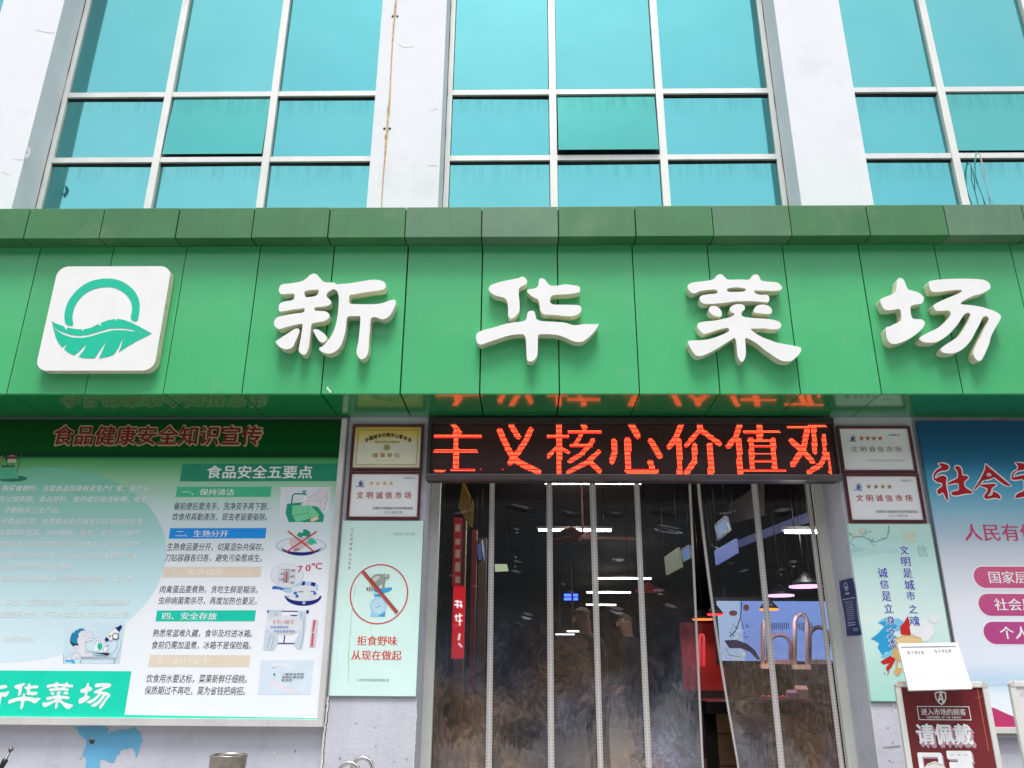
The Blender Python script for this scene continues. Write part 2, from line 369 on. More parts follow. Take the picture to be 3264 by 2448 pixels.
# rust streak and screw holes down the second pier, cracks in the ground-floor paint
c1 = Crop(0, 0, 1.3554)
M_RUST = mat('rust_stain', (.52, .32, .14), .9, var=.5, scale=30)
M_RUSTP = mat('rust_halo', (.68, .60, .48), .9, var=.3, scale=30)
def flat_path(name, crop, pts, ws, Y, m, parent):
    L, R = [], []
    for i, p in enumerate(pts):
        L.append((p[0]-ws[i]/2, p[1])); R.append((p[0]+ws[i]/2, p[1]))
    return poly(name, crop, L+R[::-1], Y, m, parent)
rp = [(1711, 0), (1708, 40), (1703, 90), (1697, 160), (1692, 240), (1688, 330), (1684, 420), (1679, 470), (1678, 490), (1675, 510), (1673, 570), (1668, 590), (1668, 610), (1663, 680), (1656, 760), (1651, 840), (1648, 893)]
flat_path('rust_stain', c1, rp, [9, 14, 10, 9, 8, 7, 9, 14, 18, 10, 12, 20, 12, 9, 8, 6, 5], YW-.0015, M_RUSTP, B)
flat_path('rust_stain', c1, rp, [2, 6, 4, 3, 3, 2, 3, 6, 7, 4, 4, 10, 4, 4, 3, 2, 2], YW-.003, M_RUST, B)
for q in [(1697, 71), (1717, 71), (1661, 556), (1684, 556)]:
    x, z = c1.w(q, YW); bpyo = mesh('screw_hole', [(x+.012*math.cos(t*.785), YW-.004, z+.012*math.sin(t*.785)) for t in range(8)], [tuple(range(8))[::-1]], B, M_DARK)
c6 = Crop(1000, 1850, 2.773); c4 = Crop(400, 1850, 2.774)
M_CRACK = mat('crack', (.10, .08, .06), .95, var=.4, scale=30); M_PEEL = mat('peeled_white', (.8, .79, .76), .9, bump=.4)
def jag(pts, n, amp):
    out = []
    for i in range(len(pts)-1):
        for k in range(n):
            t = k/n; out.append((pts[i][0]*(1-t)+pts[i+1][0]*t+random.uniform(-amp, amp), pts[i][1]*(1-t)+pts[i+1][1]*t))
    return out+[pts[-1]]
p = jag([(140, 1030), (128, 1150), (118, 1250), (100, 1350), (95, 1480), (85, 1560), (80, 1659)], 6, 4)
flat_path('crack', c6, p, [random.uniform(4, 9) for _ in p], YW-.0032, M_CRACK, B)
flat_path('peeled_paint', c6, [(x-12, y) for x, y in p], [random.uniform(8, 22) for _ in p], YW-.0016, M_PEEL, B)
p = jag([(905, 1050), (905, 1200), (897, 1350), (890, 1500), (884, 1659)], 8, 3)
flat_path('peeled_paint', c6, p, [random.uniform(2, 9) for _ in p], YW-.0016, M_PEEL, B)
p = jag([(150, 1120), (155, 1250), (148, 1400), (160, 1540), (152, 1659)], 6, 4)
flat_path('crack', c6, p, [random.uniform(1, 3) for _ in p], YW-.0030, M_WALL, B)
c14 = Crop(2640, 2000, 3.545)
p = jag([(482, 850), (500, 1000), (520, 1200), (548, 1400), (575, 1580)], 8, 4)
flat_path('peeled_paint', c14, p, [random.uniform(2, 9) for _ in p], YW-.0016, M_PEEL, B)
p = jag([(735, 850), (745, 900), (752, 975)], 4, 6)
flat_path('peeled_paint', c14, p, [28, 26, 24, 20, 16, 12, 9, 7, 4], YW-.0016, M_PEEL, B)
poly('smudge', c14, [(610, 1355), (700, 1340), (810, 1330), (815, 1350), (700, 1362), (620, 1362)], YW-.0017, mat('grey_smudge', (.3, .3, .32), .9), B)
for pts in ([(150, 128), (185, 137), (215, 142), (236, 141)], [(5, 742), (22, 748), (40, 757)], [(58, 688), (80, 690), (100, 690)], [(1848, 716), (1868, 714), (1892, 717)], [(1720, 190), (1745, 205), (1790, 201)], [(1860, 480), (1880, 470), (1893, 473)]):
    L_, U_ = [], []
    for x, y in jag(pts, 4, 2): U_.append((x, y-random.uniform(.5, 1.4))); L_.append((x, y+random.uniform(.5, 1.4)))
    poly('hairline_crack', c1, U_+L_[::-1], YW-.0015, mat('hairline', (.48, .48, .50), .9), B)
poly('scuff_mark', c1, [(118, 628), (132, 640), (136, 655), (128, 672), (112, 690), (106, 668), (118, 660)], YW-.0014, mat('pale_scuff', (.52, .52, .54), .9, var=.3, scale=20), B)
for a, b in zip(PIER, PIER[1:]):
    for xx in (a[1]+.004, b[0]-.004):
        zz_ = [4.98+.12*k for k in range(33)]; wv_ = [random.uniform(.002, .007) for _ in zz_]
        mesh('sealant_gap', [(xx-w_+random.uniform(-.001, .001), YG-.0325, z) for z, w_ in zip(zz_, wv_)]+[(xx+w_, YG-.0325, z) for z, w_ in zip(zz_, wv_)], [(k, k+33, k+34, k+1) for k in range(32)], B, mat('grey_sealant', (.10, .10, .105), .9, var=.4, scale=20))
# blue splash of paint under the notice board
c3 = Crop(0, 1850, 2.773)
pts = [(650, 1290), (945, 1290), (965, 1320), (925, 1370), (965, 1345), (1060, 1325), (1160, 1312), (1175, 1290), (1215, 1320), (1255, 1370), (1262, 1430), (1235, 1450), (1240, 1480), (1232, 1510), (1205, 1585), (1190, 1500), (1150, 1480), (1060, 1500), (1065, 1530), (1030, 1545), (1010, 1625), (960, 1600), (880, 1575), (890, 1700), (750, 1700), (760, 1560), (720, 1555), (745, 1490), (770, 1430), (740, 1390), (700, 1360), (690, 1320)]
pts = [(x+random.uniform(-5, 5), y+random.uniform(-5, 5)) for x, y in smooth_loop(pts, 2)]
poly('blue_paint_patch', c3, pts, YW+.0285, mat('sky_blue_paint', lin(105, 180, 220), .7, var=.12, scale=5, streak=.2, sdark=.9), B)
poly('scratch', c3, [(785, 1420), (800, 1405), (842, 1412), (830, 1440), (800, 1450)], YW+.027, M_CRACK, B)
# small paint chips and scuffs
M_SCUFF = mat('grey_scuff', (.3, .3, .34), .9, var=.3, scale=30)
for i in range(24):
    px, py = random.choice([(random.uniform(20, 1000), random.uniform(2335, 2447)), (random.uniform(1040, 1300), random.uniform(2235, 2447)), (random.uniform(2790, 2860), random.uniform(2250, 2447))])
    Yc = YW+.028 if px < 1030 else YW-.002
    x, z = T(px, py, Yc); r = random.uniform(.003, .012)
    mesh('scuff', [(x+r*math.cos(t)*random.uniform(.4, 1.4), Yc, z+r*math.sin(t)*random.uniform(.3, 1)) for t in [k*math.pi/3 for k in range(6)]], [(5, 4, 3, 2, 1, 0)], B, M_SCUFF if random.random() < .8 else M_PEEL)

# -- green canopy: cap, fascia and soffit panels over a dark core
YF, YC, ZS = 5.409, 5.279, 3.366
ZC0, ZC1 = 4.588, 4.856
K = thing('shop_canopy', 'green aluminium panelled canopy with a weathered top ledge across the whole shopfront', 'canopy', (0, 5.7, ZS))
box('backing', (-7.5, YF+.035, ZS+.03), (7.5, YW-.005, ZC0+.1), K, M_DARK)
fj = [-3.819+.5805*i for i in range(-7, 19)]
for a, b in zip(fj, fj[1:]):
    g = random.uniform(.003, .0055); y = YF+random.uniform(-.003, .002)
    box('fascia_panel', (a+g, y, ZS), (b-g, y+.03, ZC0), K, M_GREEN, bev=.003)
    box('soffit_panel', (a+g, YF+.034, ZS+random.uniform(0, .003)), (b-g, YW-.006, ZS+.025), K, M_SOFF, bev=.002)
cj = [-3.883+.5905*i for i in range(-7, 19)]
for i, (a, b) in enumerate(zip(cj, cj[1:])):
    m = M_CAP[[0, 0, 1, 0, 0, 1, 0, 0, 0, 0, 0, 0, 1, 2, 0, 0, 1, 0, 0, 2, 1, 2, 1, 0, 1, 1][i % 26]]
    y = YC+random.uniform(-.003, .003); g = random.uniform(.003, .005)
    box('cap_panel', (a+g, y, ZC0+.002), (b-g, YW-.004, ZC1), K, m, bev=.004)
box('cap_core', (-7.5, YC+.02, ZC0+.01), (7.5, YW-.008, ZC1-.02), K, M_DARK)
c4b = Crop(800, 640, 2.370)
poly('paint_fleck', c4b, [(570, 1408), (585, 1405), (590, 1425), (604, 1432), (606, 1452), (596, 1450), (584, 1432), (574, 1424)], YF-.005, M_PEEL, K)

# -- logo plate and the four big characters
LETTERS = {
 'xin': [[(735,60),(790,75),(830,125),(880,185),(925,212),(1060,212),(1100,225),(1138,250),(1170,236),(1310,232),(1560,190),(1700,167),(1830,168),(1920,200),(1950,250),(1945,300),(1910,330),(1840,345),(1590,378),(1400,415),(1335,420),(1328,545),(1350,575),(1700,580),(1850,570),(1950,540),(2060,500),(2115,505),(2110,590),(2060,700),(2000,785),(1930,825),(1870,830),(1800,800),(1745,790),(1700,810),(1690,850),(1680,1000),(1665,1180),(1655,1380),(1620,1460),(1545,1510),(1490,1475),(1452,1390),(1465,1300),(1490,1200),(1510,1000),(1520,850),(1522,780),(1480,775),(1330,778),(1300,795),(1285,850),(1275,1000),(1240,1150),(1195,1270),(1120,1360),(1010,1412),(930,1400),(850,1365),(820,1315),(900,1275),(985,1180),(1060,1060),(1110,920),(1140,760),(1155,600),(1160,470),(1145,380),(1115,340),(1070,320),(1010,350),(965,385),(948,425),(960,462),(1020,510),(1038,545),(1010,585),(960,605),(860,620),(750,625),(745,685),(870,690),(950,700),(1000,740),(1005,790),(970,830),(900,865),(760,885),(705,905),(690,950),(680,1080),(665,1240),(645,1340),(595,1432),(520,1410),(483,1365),(490,1290),(515,1180),(535,1050),(550,930),(548,905),(500,905),(330,945),(200,985),(145,997),(90,955),(65,905),(80,840),(130,790),(220,770),(400,735),(575,718),(590,640),(540,645),(350,672),(180,703),(148,690),(152,600),(165,565),(240,530),(380,512),(410,480),(418,420),(400,398),(330,400),(190,413),(155,370),(150,310),(195,240),(350,228),(540,195),(620,140),(680,80)],
  [(575,370),(620,345),(720,332),(828,330),(810,400),(775,440),(690,455),(590,462)],
  [(95,1200),(180,1145),(300,1070),(400,1000),(450,983),(490,990),(500,1030),(470,1110),(430,1200),(390,1290),(340,1325),(260,1338),(170,1300),(110,1240)],
  [(725,1010),(760,990),(830,1010),(900,1060),(950,1110),(960,1150),(930,1205),(880,1222),(830,1200),(790,1140),(750,1070)]],
 'hua': [[(865,110),(905,125),(935,155),(952,200),(935,240),(880,265),(820,300),(808,330),(808,400),(820,520),(825,640),(818,700),(780,750),(730,800),(680,822),(640,795),(628,750),(630,640),(625,560),(600,500),(560,465),(470,445),(400,425),(340,385),(305,340),(305,300),(330,260),(400,232),(520,195),(700,160),(800,140)],
  [(1185,140),(1225,148),(1255,170),(1290,225),(1330,262),(1380,268),(1480,262),(1600,240),(1720,260),(1795,265),(1838,290),(1838,370),(1780,385),(1680,405),(1560,412),(1420,418),(1360,435),(1335,480),(1330,530),(1350,565),(1400,585),(1550,585),(1780,590),(1830,598),(1862,640),(1860,690),(1820,735),(1760,765),(1680,780),(1550,772),(1400,755),(1240,750),(1195,725),(1168,680),(1160,600),(1140,510),(1115,482),(1060,465),(1010,430),(952,375),(948,345),(965,328),(1050,318),(1110,298),(1138,260),(1145,180),(1160,148)],
  [(985,690),(1050,685),(1075,705),(1095,780),(1100,825),(1150,850),(1200,863),(1400,872),(1550,880),(1650,905),(1715,930),(1780,930),(1900,910),(2050,912),(2110,915),(2145,898),(2140,940),(2100,1010),(2020,1100),(1920,1185),(1860,1212),(1780,1212),(1700,1190),(1600,1140),(1480,1095),(1300,1078),(1160,1082),(1130,1100),(1130,1250),(1125,1430),(1090,1490),(1050,1530),(1000,1540),(955,1530),(942,1480),(935,1300),(930,1180),(915,1110),(885,1080),(800,1080),(640,1100),(450,1165),(280,1220),(190,1255),(140,1250),(105,1215),(92,1150),(92,1100),(120,1050),(200,1015),(400,965),(560,912),(720,882),(850,870),(920,850),(942,810),(950,740),(965,710)]],
 'cai': [[(690,75),(740,73),(780,110),(820,155),(870,168),(1050,160),(1180,170),(1225,150),(1240,110),(1280,80),(1340,78),(1370,110),(1385,160),(1410,185),(1500,198),(1640,205),(1700,225),(1730,260),(1758,295),(1740,335),(1700,350),(1600,355),(1400,348),(1300,343),(1282,355),(1300,390),(1340,410),(1410,420),(1480,415),(1525,430),(1543,480),(1535,530),(1500,550),(1440,540),(1240,522),(1080,528),(970,528),(850,545),(700,560),(560,573),(450,570),(390,545),(368,495),(375,445),(420,425),(560,405),(650,398),(672,380),(665,345),(640,328),(520,333),(400,350),(350,365),(290,400),(230,385),(180,335),(165,280),(175,250),(240,212),(400,195),(540,178),(620,150),(645,105)],
  [(820,335),(835,312),(900,300),(980,290),(1060,298),(1130,310),(1150,335),(1130,360),(1050,370),(930,370),(855,372)],
  [(565,608),(620,603),(680,625),(730,680),(745,735),(738,775),(700,788),(640,780),(570,745),(525,700),(520,660),(540,625)],
  [(1385,585),(1450,583),(1530,605),(1580,655),(1585,710),(1570,735),(1500,742),(1400,732),(1300,718),(1270,695),(1290,640),(1330,600)],
  [(950,585),(1000,575),(1080,578),(1125,605),(1132,660),(1100,685),(1070,710),(1070,760),(1100,785),(1150,798),(1280,810),(1500,822),(1620,842),(1700,868),(1735,905),(1745,945),(1710,985),(1640,998),(1560,998),(1460,982),(1300,985),(1215,990),(1260,1030),(1350,1095),(1450,1145),(1550,1180),(1640,1215),(1750,1240),(1900,1265),(2050,1295),(2078,1320),(2065,1380),(2020,1440),(1950,1505),(1890,1538),(1760,1535),(1650,1475),(1550,1405),(1480,1360),(1400,1290),(1310,1220),(1210,1165),(1150,1138),(1130,1170),(1140,1230),(1145,1350),(1145,1430),(1125,1500),(1085,1553),(1050,1530),(1015,1470),(1000,1400),(990,1250),(975,1160),(950,1142),(910,1165),(780,1250),(650,1330),(500,1410),(400,1447),(320,1445),(260,1390),(200,1290),(168,1215),(185,1188),(350,1185),(520,1168),(660,1125),(780,1075),(865,1030),(868,1000),(850,975),(800,975),(700,1000),(560,1045),(450,1080),(400,1050),(340,980),(328,920),(355,885),(480,865),(650,850),(780,820),(880,795),(955,760),(958,730),(920,720),(880,695),(870,660),(890,620)]],
 'chang': [[(470,132),(510,145),(545,190),(570,270),(605,335),(680,350),(770,375),(820,410),(865,450),(868,490),(855,540),(820,570),(740,578),(660,600),(640,620),(645,700),(660,790),(690,825),(760,828),(835,828),(890,880),(875,940),(830,1000),(740,1080),(640,1150),(500,1215),(400,1245),(340,1245),(280,1210),(245,1150),(230,1050),(225,985),(250,955),(290,955),(360,915),(430,885),(480,860),(495,830),(490,740),(475,665),(440,655),(360,670),(270,678),(210,670),(170,620),(135,530),(140,490),(230,450),(340,412),(395,380),(408,310),(415,200),(430,150)],
  [(980,185),(1100,165),(1300,152),(1550,148),(1800,155),(1900,175),(1970,220),(1990,290),(1975,325),(1900,370),(1800,410),(1700,435),(1600,480),(1520,525),(1482,560),(1505,582),(1640,590),(1780,610),(1900,640),(2080,700),(2170,770),(2150,840),(2100,920),(2010,1080),(1985,1150),(1970,1230),(1930,1330),(1880,1440),(1830,1525),(1790,1532),(1740,1500),(1700,1430),(1710,1340),(1760,1240),(1830,1110),(1890,980),(1955,860),(1960,810),(1930,778),(1880,778),(1850,810),(1800,920),(1740,1030),(1690,1130),(1640,1210),(1560,1300),(1460,1370),(1350,1405),(1220,1400),(1160,1375),(1155,1320),(1200,1280),(1340,1190),(1450,1120),(1520,1030),(1580,930),(1630,830),(1650,760),(1640,725),(1600,718),(1550,740),(1510,800),(1440,910),(1350,1020),(1270,1100),(1150,1180),(1050,1222),(900,1222),(830,1200),(785,1155),(830,1110),(950,1050),(1100,980),(1200,900),(1290,810),(1320,760),(1315,700),(1270,680),(1200,685),(1100,690),(1060,675),(1020,600),(1060,570),(1200,500),(1350,440),(1450,395),(1510,365),(1505,340),(1460,332),(1300,345),(1130,370),(1010,372),(975,330),(945,230),(955,195)]]}
LCROP = {'xin': Crop(860, 860, 5.2667), 'hua': Crop(1500, 860, 5.2667), 'cai': Crop(2160, 860, 5.2667), 'chang': Crop(2780, 860, 5.2667)}
LD = .085
def solid(name, loops, Y, depth, parent, face_m, side_m, seat=0):
    me = shape_mesh(loops, Y, depth)
    me.materials.append(side_m); me.materials.append(face_m)
    me.polygons.foreach_set('material_index', [1 if abs(p.normal.y) > .9 else 0 for p in me.polygons])
    return link(name, me, parent)
for k, lab, extra in (('xin', 'white raised sign character 新, first from the logo on the green canopy', 0), ('hua', 'white raised sign character 华 between 新 and 菜 on the green canopy', 0), ('cai', 'white raised sign character 菜, second from the right end of the canopy', 0), ('chang', 'white raised sign character 场, the one nearest the right end of the canopy', 0)):
    loops = [[LCROP[k].w(q, YF-LD) for q in smooth_loop(lp, 1)] for lp in LETTERS[k]]
    cx = sum(q[0] for q in loops[0])/len(loops[0]); cz = min(q[1] for lp in loops for q in lp)
    t = thing('sign_character', lab, 'sign letter', (cx, YF-.004, cz), 'raised white characters of the market name')
    ls = LETTERS[k]
    groups = {'xin': [[0, 1], [2], [3]], 'hua': [[0], [1], [2]], 'cai': [[0, 1], [2], [3], [4]], 'chang': [[0], [1]]}[k]
    for g in groups: solid('stroke', [loops[i] for i in g], YF-LD, LD-.004, t, M_LETTER, M_CREAM)
    # rusty screws under the lowest ends
    for g in groups:
        zz = sorted([q for i in g for q in loops[i]], key=lambda q: q[1])[0]
        tube('screw', [(zz[0], YF-.045, zz[1]+.004), (zz[0], YF-.045, zz[1]-.006)], .004, t, M_RUST, n=6)
cl = Crop(0, 640, 2.212)
YL = YF-.075
a = cl.w((330, 830), YL); b_ = cl.w((1150, 830), YL); top = cl.w((780, 462), YL); bot = cl.w((690, 1197), YL)
x0, x1, z1, z0 = a[0]-.001, b_[0]-.003, top[1], bot[1]
t = thing('logo_plate', 'white square light box with rounded corners bearing a teal ring over a leaf', 'logo sign', ((x0+x1)/2, YF-.004, z0))
R = .085; lp = []
for (cx, cz, a0) in ((x1-R, z1-R, 0), (x0+R, z1-R, 90), (x0+R, z0+R, 180), (x1-R, z0+R, 270)):
    lp += [(cx+R*math.cos(rad(a0+q*15)), cz+R*math.sin(rad(a0+q*15))) for q in range(7)]
solid('box_body', [lp], YL, .071, t, M_LETTER, M_CREAM)
YT = YL-.002
ring = [(520,885),(508,820),(520,760),(545,710),(590,660),(650,625),(720,608),(790,608),(850,630),(900,670),(928,720),(932,770),(918,838),(968,857),(982,790),(986,730),(975,680),(945,630),(900,590),(850,562),(790,548),(720,548),(650,562),(590,590),(530,640),(485,700),(460,760),(452,820),(462,875)]
poly('ring', cl, ring, YT, M_TEAL, t, sm=1)
leaf1 = [(362,847),(400,868),(450,885),(468,912),(475,893),(540,905),(575,905),(585,920),(590,906),(640,895),(695,868),(712,885),(712,860),(760,842),(808,833),(816,850),(822,832),(860,836),(920,855),(990,890),(1070,935),(990,922),(966,922),(930,908),(880,900),(820,897),(760,903),(690,925),(620,945),(560,952),(500,945),(440,925),(398,905),(380,880)]
leaf2 = [(368,862),(395,910),(450,945),(510,963),(580,966),(640,955),(720,930),(800,912),(880,912),(966,925),(1072,935),(960,990),(835,1067),(852,1030),(868,963),(830,1045),(800,1085),(760,1100),(697,1111),(725,1050),(753,985),(700,1060),(668,1110),(600,1110),(553,1100),(590,1055),(612,1008),(560,1060),(525,1090),(480,1070),(452,1045),(475,1003),(440,1035),(410,1000),(390,955)]
poly('leaf', cl, leaf1, YT, M_TEAL, t); poly('leaf', cl, leaf2, YT, M_TEAL, t)

# ================================================================ LED TICKER
YD = 5.93
t = thing('led_sign', 'long black LED ticker above the door showing red scrolling characters 主义核心价值观', 'LED sign', (.81, 6.0, 2.84))
LX0, LX1, LZ0, LZ1 = -.768, 2.402, 2.845, 3.345
M_LEDH = mat('led_housing', (.035, .028, .028), .45, var=.2)
M_LEDF = mat('led_mask', (.045, .010, .010), .55, var=.25, scale=5)  # red tint stands in for the glow around the dots
boxes('housing', [((LX0, YD+.03, LZ0+.01), (LX1, 6.09, LZ1-.01))], t, M_LEDH)
box('top_rail', (LX0, YD-.012, LZ1-.052), (LX1, YD+.03, LZ1), t, M_LEDH, bev=.004)
box('bottom_rail', (LX0-.002, YD-.03, LZ0), (LX1+.004, YD+.03, LZ0+.042), t, mat('led_rail', (.16, .13, .13), .3, metal=.6, var=.2), bev=.006)
box('end_rail', (LX0, YD-.01, LZ0+.042), (LX0+.028, YD+.03, LZ1-.052), t, M_LEDH, bev=.003)
box('end_rail', (LX1-.014, YD-.01, LZ0+.042), (LX1, YD+.03, LZ1-.052), t, M_LEDH, bev=.003)
ax0, ax1, az0, az1 = LX0+.03, LX1-.016, LZ0+.045, LZ1-.054
box('screen_mask', (ax0, YD+.012, az0), (ax1, YD+.03, az1), t, M_LEDF)
ROWS = 44; pitch = (az1-az0)/ROWS; COLS = int((ax1-ax0)/pitch)
ca, cb = Crop(1350, 1300, 2.766), Crop(2000, 1300, 2.765)
STK = [(ca, s) for s in [
 (35,(250,132),(318,215)),(30,(105,247),(495,247)),(42,(285,215),(285,515)),(26,(105,382),(460,382)),(18,(100,550),(185,550)),(20,(245,547),(445,547)),(8,(499,543),(506,543)),(8,(695,543),(702,543)),
 (42,(770,150),(835,255)),(44,(672,200),(740,350),(790,440)),(42,(945,190),(900,290),(840,380),(765,480)),(46,(800,450),(880,500),(1010,560)),
 (42,(1195,132),(1195,575)),(28,(1100,247),(1270,247)),(28,(1190,330),(1100,425)),(28,(1200,350),(1275,388)),(44,(1410,138),(1420,175)),(26,(1285,210),(1560,210)),(30,(1390,235),(1335,325)),(22,(1300,330),(1480,330)),(34,(1495,285),(1400,400),(1290,470)),(34,(1545,385),(1440,480),(1280,562)),(38,(1455,465),(1550,555)),
 (42,(1680,292),(1690,380),(1662,468)),(46,(1800,280),(1810,545)),(34,(1795,555),(2060,555)),(46,(1830,138),(1890,245))]]
STK += [(cb, s) for s in [
 (42,(205,475),(222,550)),(44,(208,290),(285,425)),
 (42,(475,145),(430,260),(370,340)),(42,(455,290),(465,590)),(46,(640,145),(650,200)),(34,(625,210),(520,328)),(40,(680,215),(812,312)),(40,(595,330),(592,470),(525,565)),(46,(730,330),(740,590)),
 (40,(992,150),(960,250),(892,335)),(42,(985,285),(995,570)),(46,(1165,148),(1170,262)),(24,(1035,208),(1335,208)),(38,(1090,275),(1105,525)),(38,(1285,280),(1300,525)),(18,(1070,287),(1300,287)),(18,(1090,335),(1300,335)),(14,(1090,402),(1300,402)),(18,(1090,467),(1310,467)),(20,(1035,547),(1395,547)),
 (18,(1415,165),(1590,165)),(40,(1450,290),(1560,385),(1632,470)),(42,(1590,180),(1555,350),(1460,500)),(22,(1610,160),(1745,160)),(38,(1645,175),(1655,385)),(32,(1735,240),(1742,400)),(36,(1750,420),(1705,500),(1600,565)),(22,(1775,400),(1792,570))]]
SW = []
for cr, s in STK:
    pts = [cr.w(q, YD) for q in s[1:]]; SW.append((s[0]/2.766*.00354/2*.80, pts))
lit, core, off = ([], []), ([], []), ([], [])
def quad(acc, x, z, r, y):
    k = len(acc[0]); acc[0].extend([(x-r, y, z-r), (x+r, y, z-r), (x+r, y, z+r), (x-r, y, z+r)]); acc[1].append((k, k+1, k+2, k+3))
for i in range(COLS):
    for j in range(ROWS):
        x, z = ax0+(i+.5)*pitch, az0+(j+.5)*pitch; on = False
        for hw, pts in SW:
            for (a, b) in zip(pts, pts[1:]):
                dx, dz = b[0]-a[0], b[1]-a[1]; L2 = dx*dx+dz*dz; u = max(0, min(1, ((x-a[0])*dx+(z-a[1])*dz)/L2))
                if (a[0]+u*dx-x)**2+(a[1]+u*dz-z)**2 < hw*hw: on = True; break
            if on: break
        if on:
            quad(lit, x, z, pitch*.38, YD+.0095); (quad(core, x, z, pitch*.17, YD+.0080) if j % 4 else None)
        else: quad(off, x, z, pitch*.22, YD+.0105)
for nm, acc, m in (('lit_dots', lit, emit('led_red', (1, .006, .010), 2.4)), ('dot_cores', core, emit('led_core', (1, .52, .12), 1.7)), ('unlit_dots', off, mat('led_off', (.10, .055, .05), .35))):
    o = mesh(nm, acc[0], acc[1], t, m); o['kind'] = 'stuff'

# ================================================================ FOOD SAFETY NOTICE BOARD (left)
YB = 5.965
q1, q2, q3, q4 = Crop(0, 1300, 2.765), Crop(500, 1400, 3.318), Crop(0, 1850, 2.773), Crop(400, 1850, 2.774)
NB = thing('notice_board', 'food safety notice board left of the door, green header with dark red title', 'notice board', (-3.0, 6.0, 1.09))
BX0, BX1, BZ0, BZ1 = -4.50, -1.42, 1.095, 3.345
M_PRINT = grad('board_print', [(0, (0, 62, 20)), (.115, (2, 84, 30)), (.14, (0, 50, 22)), (.150, (70, 160, 90)), (.23, (155, 205, 168)), (.33, (205, 224, 226)), (.6, (236, 238, 244)), (1, (236, 241, 247))], BZ0+.05, BZ1)
box('print_sheet', (BX0+.03, YB, BZ0+.045), (BX1-.035, YB+.02, BZ1-.004), NB, M_PRINT)
box('bottom_rail', (BX0, YB-.02, BZ0), (BX1, YW+.025, BZ0+.05), NB, M_ALU, bev=.003)
box('side_rail', (BX1-.04, YB-.02, BZ0+.05), (BX1, YW+.025, BZ1), NB, M_ALU, bev=.003)
box('side_rail', (BX0, YB-.02, BZ0+.05), (BX0+.04, YW+.025, BZ1), NB, M_ALU, bev=.003)
M_DISC = grad('disc_print', [(0, (105, 185, 145)), (.22, (150, 208, 190)), (.5, (186, 222, 226)), (1, (212, 232, 240))], 1.62, 3.0)
cx, cz = T(85, 1788, YB); rz = T(130, 1490, YB)[1]-cz; rx = T(530, 1770, YB)[0]-cx
xl = BX0+.04
lp = [(max(xl, cx+rx*math.cos(rad(a))), cz+rz*math.sin(rad(a))) for a in range(0, 360, 5)]
o = link('disc_print', shape_mesh([lp], YB-.0004), NB, M_DISC)
Y1 = YB-.0008; Y2 = YB-.0016
# title with outline
o = tx('title_outline', '食品健康安全知识宣传', q1, 440, 143, 2312, 342, Y1, mat('ink_outline', lin(190, 160, 125), .5), NB, bold=.065)
tx('title', '食品健康安全知识宣传', q1, 456, 156, 2296, 326, Y2, M_DKRED, NB, bold=.022)
def bar(pts, cr, rgb, nm): return poly('bar', cr, pts, Y1, ink(nm, rgb), NB)
bar([(270, 260), (1910, 256), (1898, 443), (242, 446)], q2, (12, 140, 105), 'bar_deep')
tx('bar_lettering', '食品安全五要点', q2, 520, 275, 1640, 415, Y2, M_WHT, NB, bold=.022)
bar([(215, 504), (1212, 502), (1203, 609), (198, 611)], q2, (62, 185, 138), 'bar_green')
tx('bar_lettering', '一、保持清洁', q2, 265, 525, 815, 592, Y2, M_WHT, NB, bold=.014)
bar([(141, 941), (1158, 939), (1148, 1048), (126, 1052)], q2, (0, 145, 235), 'bar_blue')
tx('bar_lettering', '二、生熟分开', q2, 195, 962, 750, 1032, Y2, M_WHT, NB, bold=.014)
bar([(74, 1349), (1108, 1347), (1096, 1458), (60, 1461)], q2, (226, 212, 192), 'bar_sand')
tx('bar_lettering', '三、煮熟烧透', q2, 130, 1368, 695, 1438, Y2, ink('pale', (240, 236, 228)), NB, bold=.010)
bar([(279, 266), (1154, 264), (1142, 361), (265, 362)], q4, (0, 200, 172), 'bar_teal')
tx('bar_lettering', '四、安全存放', q4, 322, 282, 805, 346, Y2, M_WHT, NB, bold=.014)
bar([(217, 659), (1104, 661), (1091, 766), (202, 764)], q4, (226, 212, 192), 'bar_sand')
tx('bar_lettering', '五、材料安全', q4, 262, 680, 745, 742, Y2, ink('pale', (240, 236, 228)), NB, bold=.010)
for body, cr, *b in [('餐前便后要洗手，洗净双手再下厨，', q2, 175, 668, 1180, 750), ('饮食用具勤清洗，昆虫老鼠要驱除。', q2, 158, 780, 1166, 860), ('生熟食品要分开，切莫混杂共保存。', q2, 103, 1096, 1128, 1180), ('刀钻容器各归各，避免污染惹病生。', q2, 80, 1212, 1112, 1295),
        ('肉禽蛋品要煮熟，贪吃生鲜是糊涂。', q4, 302, 44, 1170, 113), ('虫卵病菌需杀尽，再度加热也要足。', q4, 287, 144, 1160, 213), ('熟悉常温难久藏，食毕及时进冰箱。', q4, 239, 431, 1122, 500), ('食前仍需加温煮，冰箱不是保险箱。', q4, 228, 535, 1107, 606),
        ('饮食用水要达标，菜果新鲜仔细桃。', q4, 179, 828, 1073, 906), ('保质期过不再吃，莫为省钱把病招。', q4, 164, 934, 1058, 1012)]:
    tx('lettering', body, cr, *b, Y1, M_BLK, NB, bold=.004, shear=.08)
M_SOFTW = ink('softwhite', (240, 246, 246))
M_SHAD = ink('textshade', (160, 196, 200))
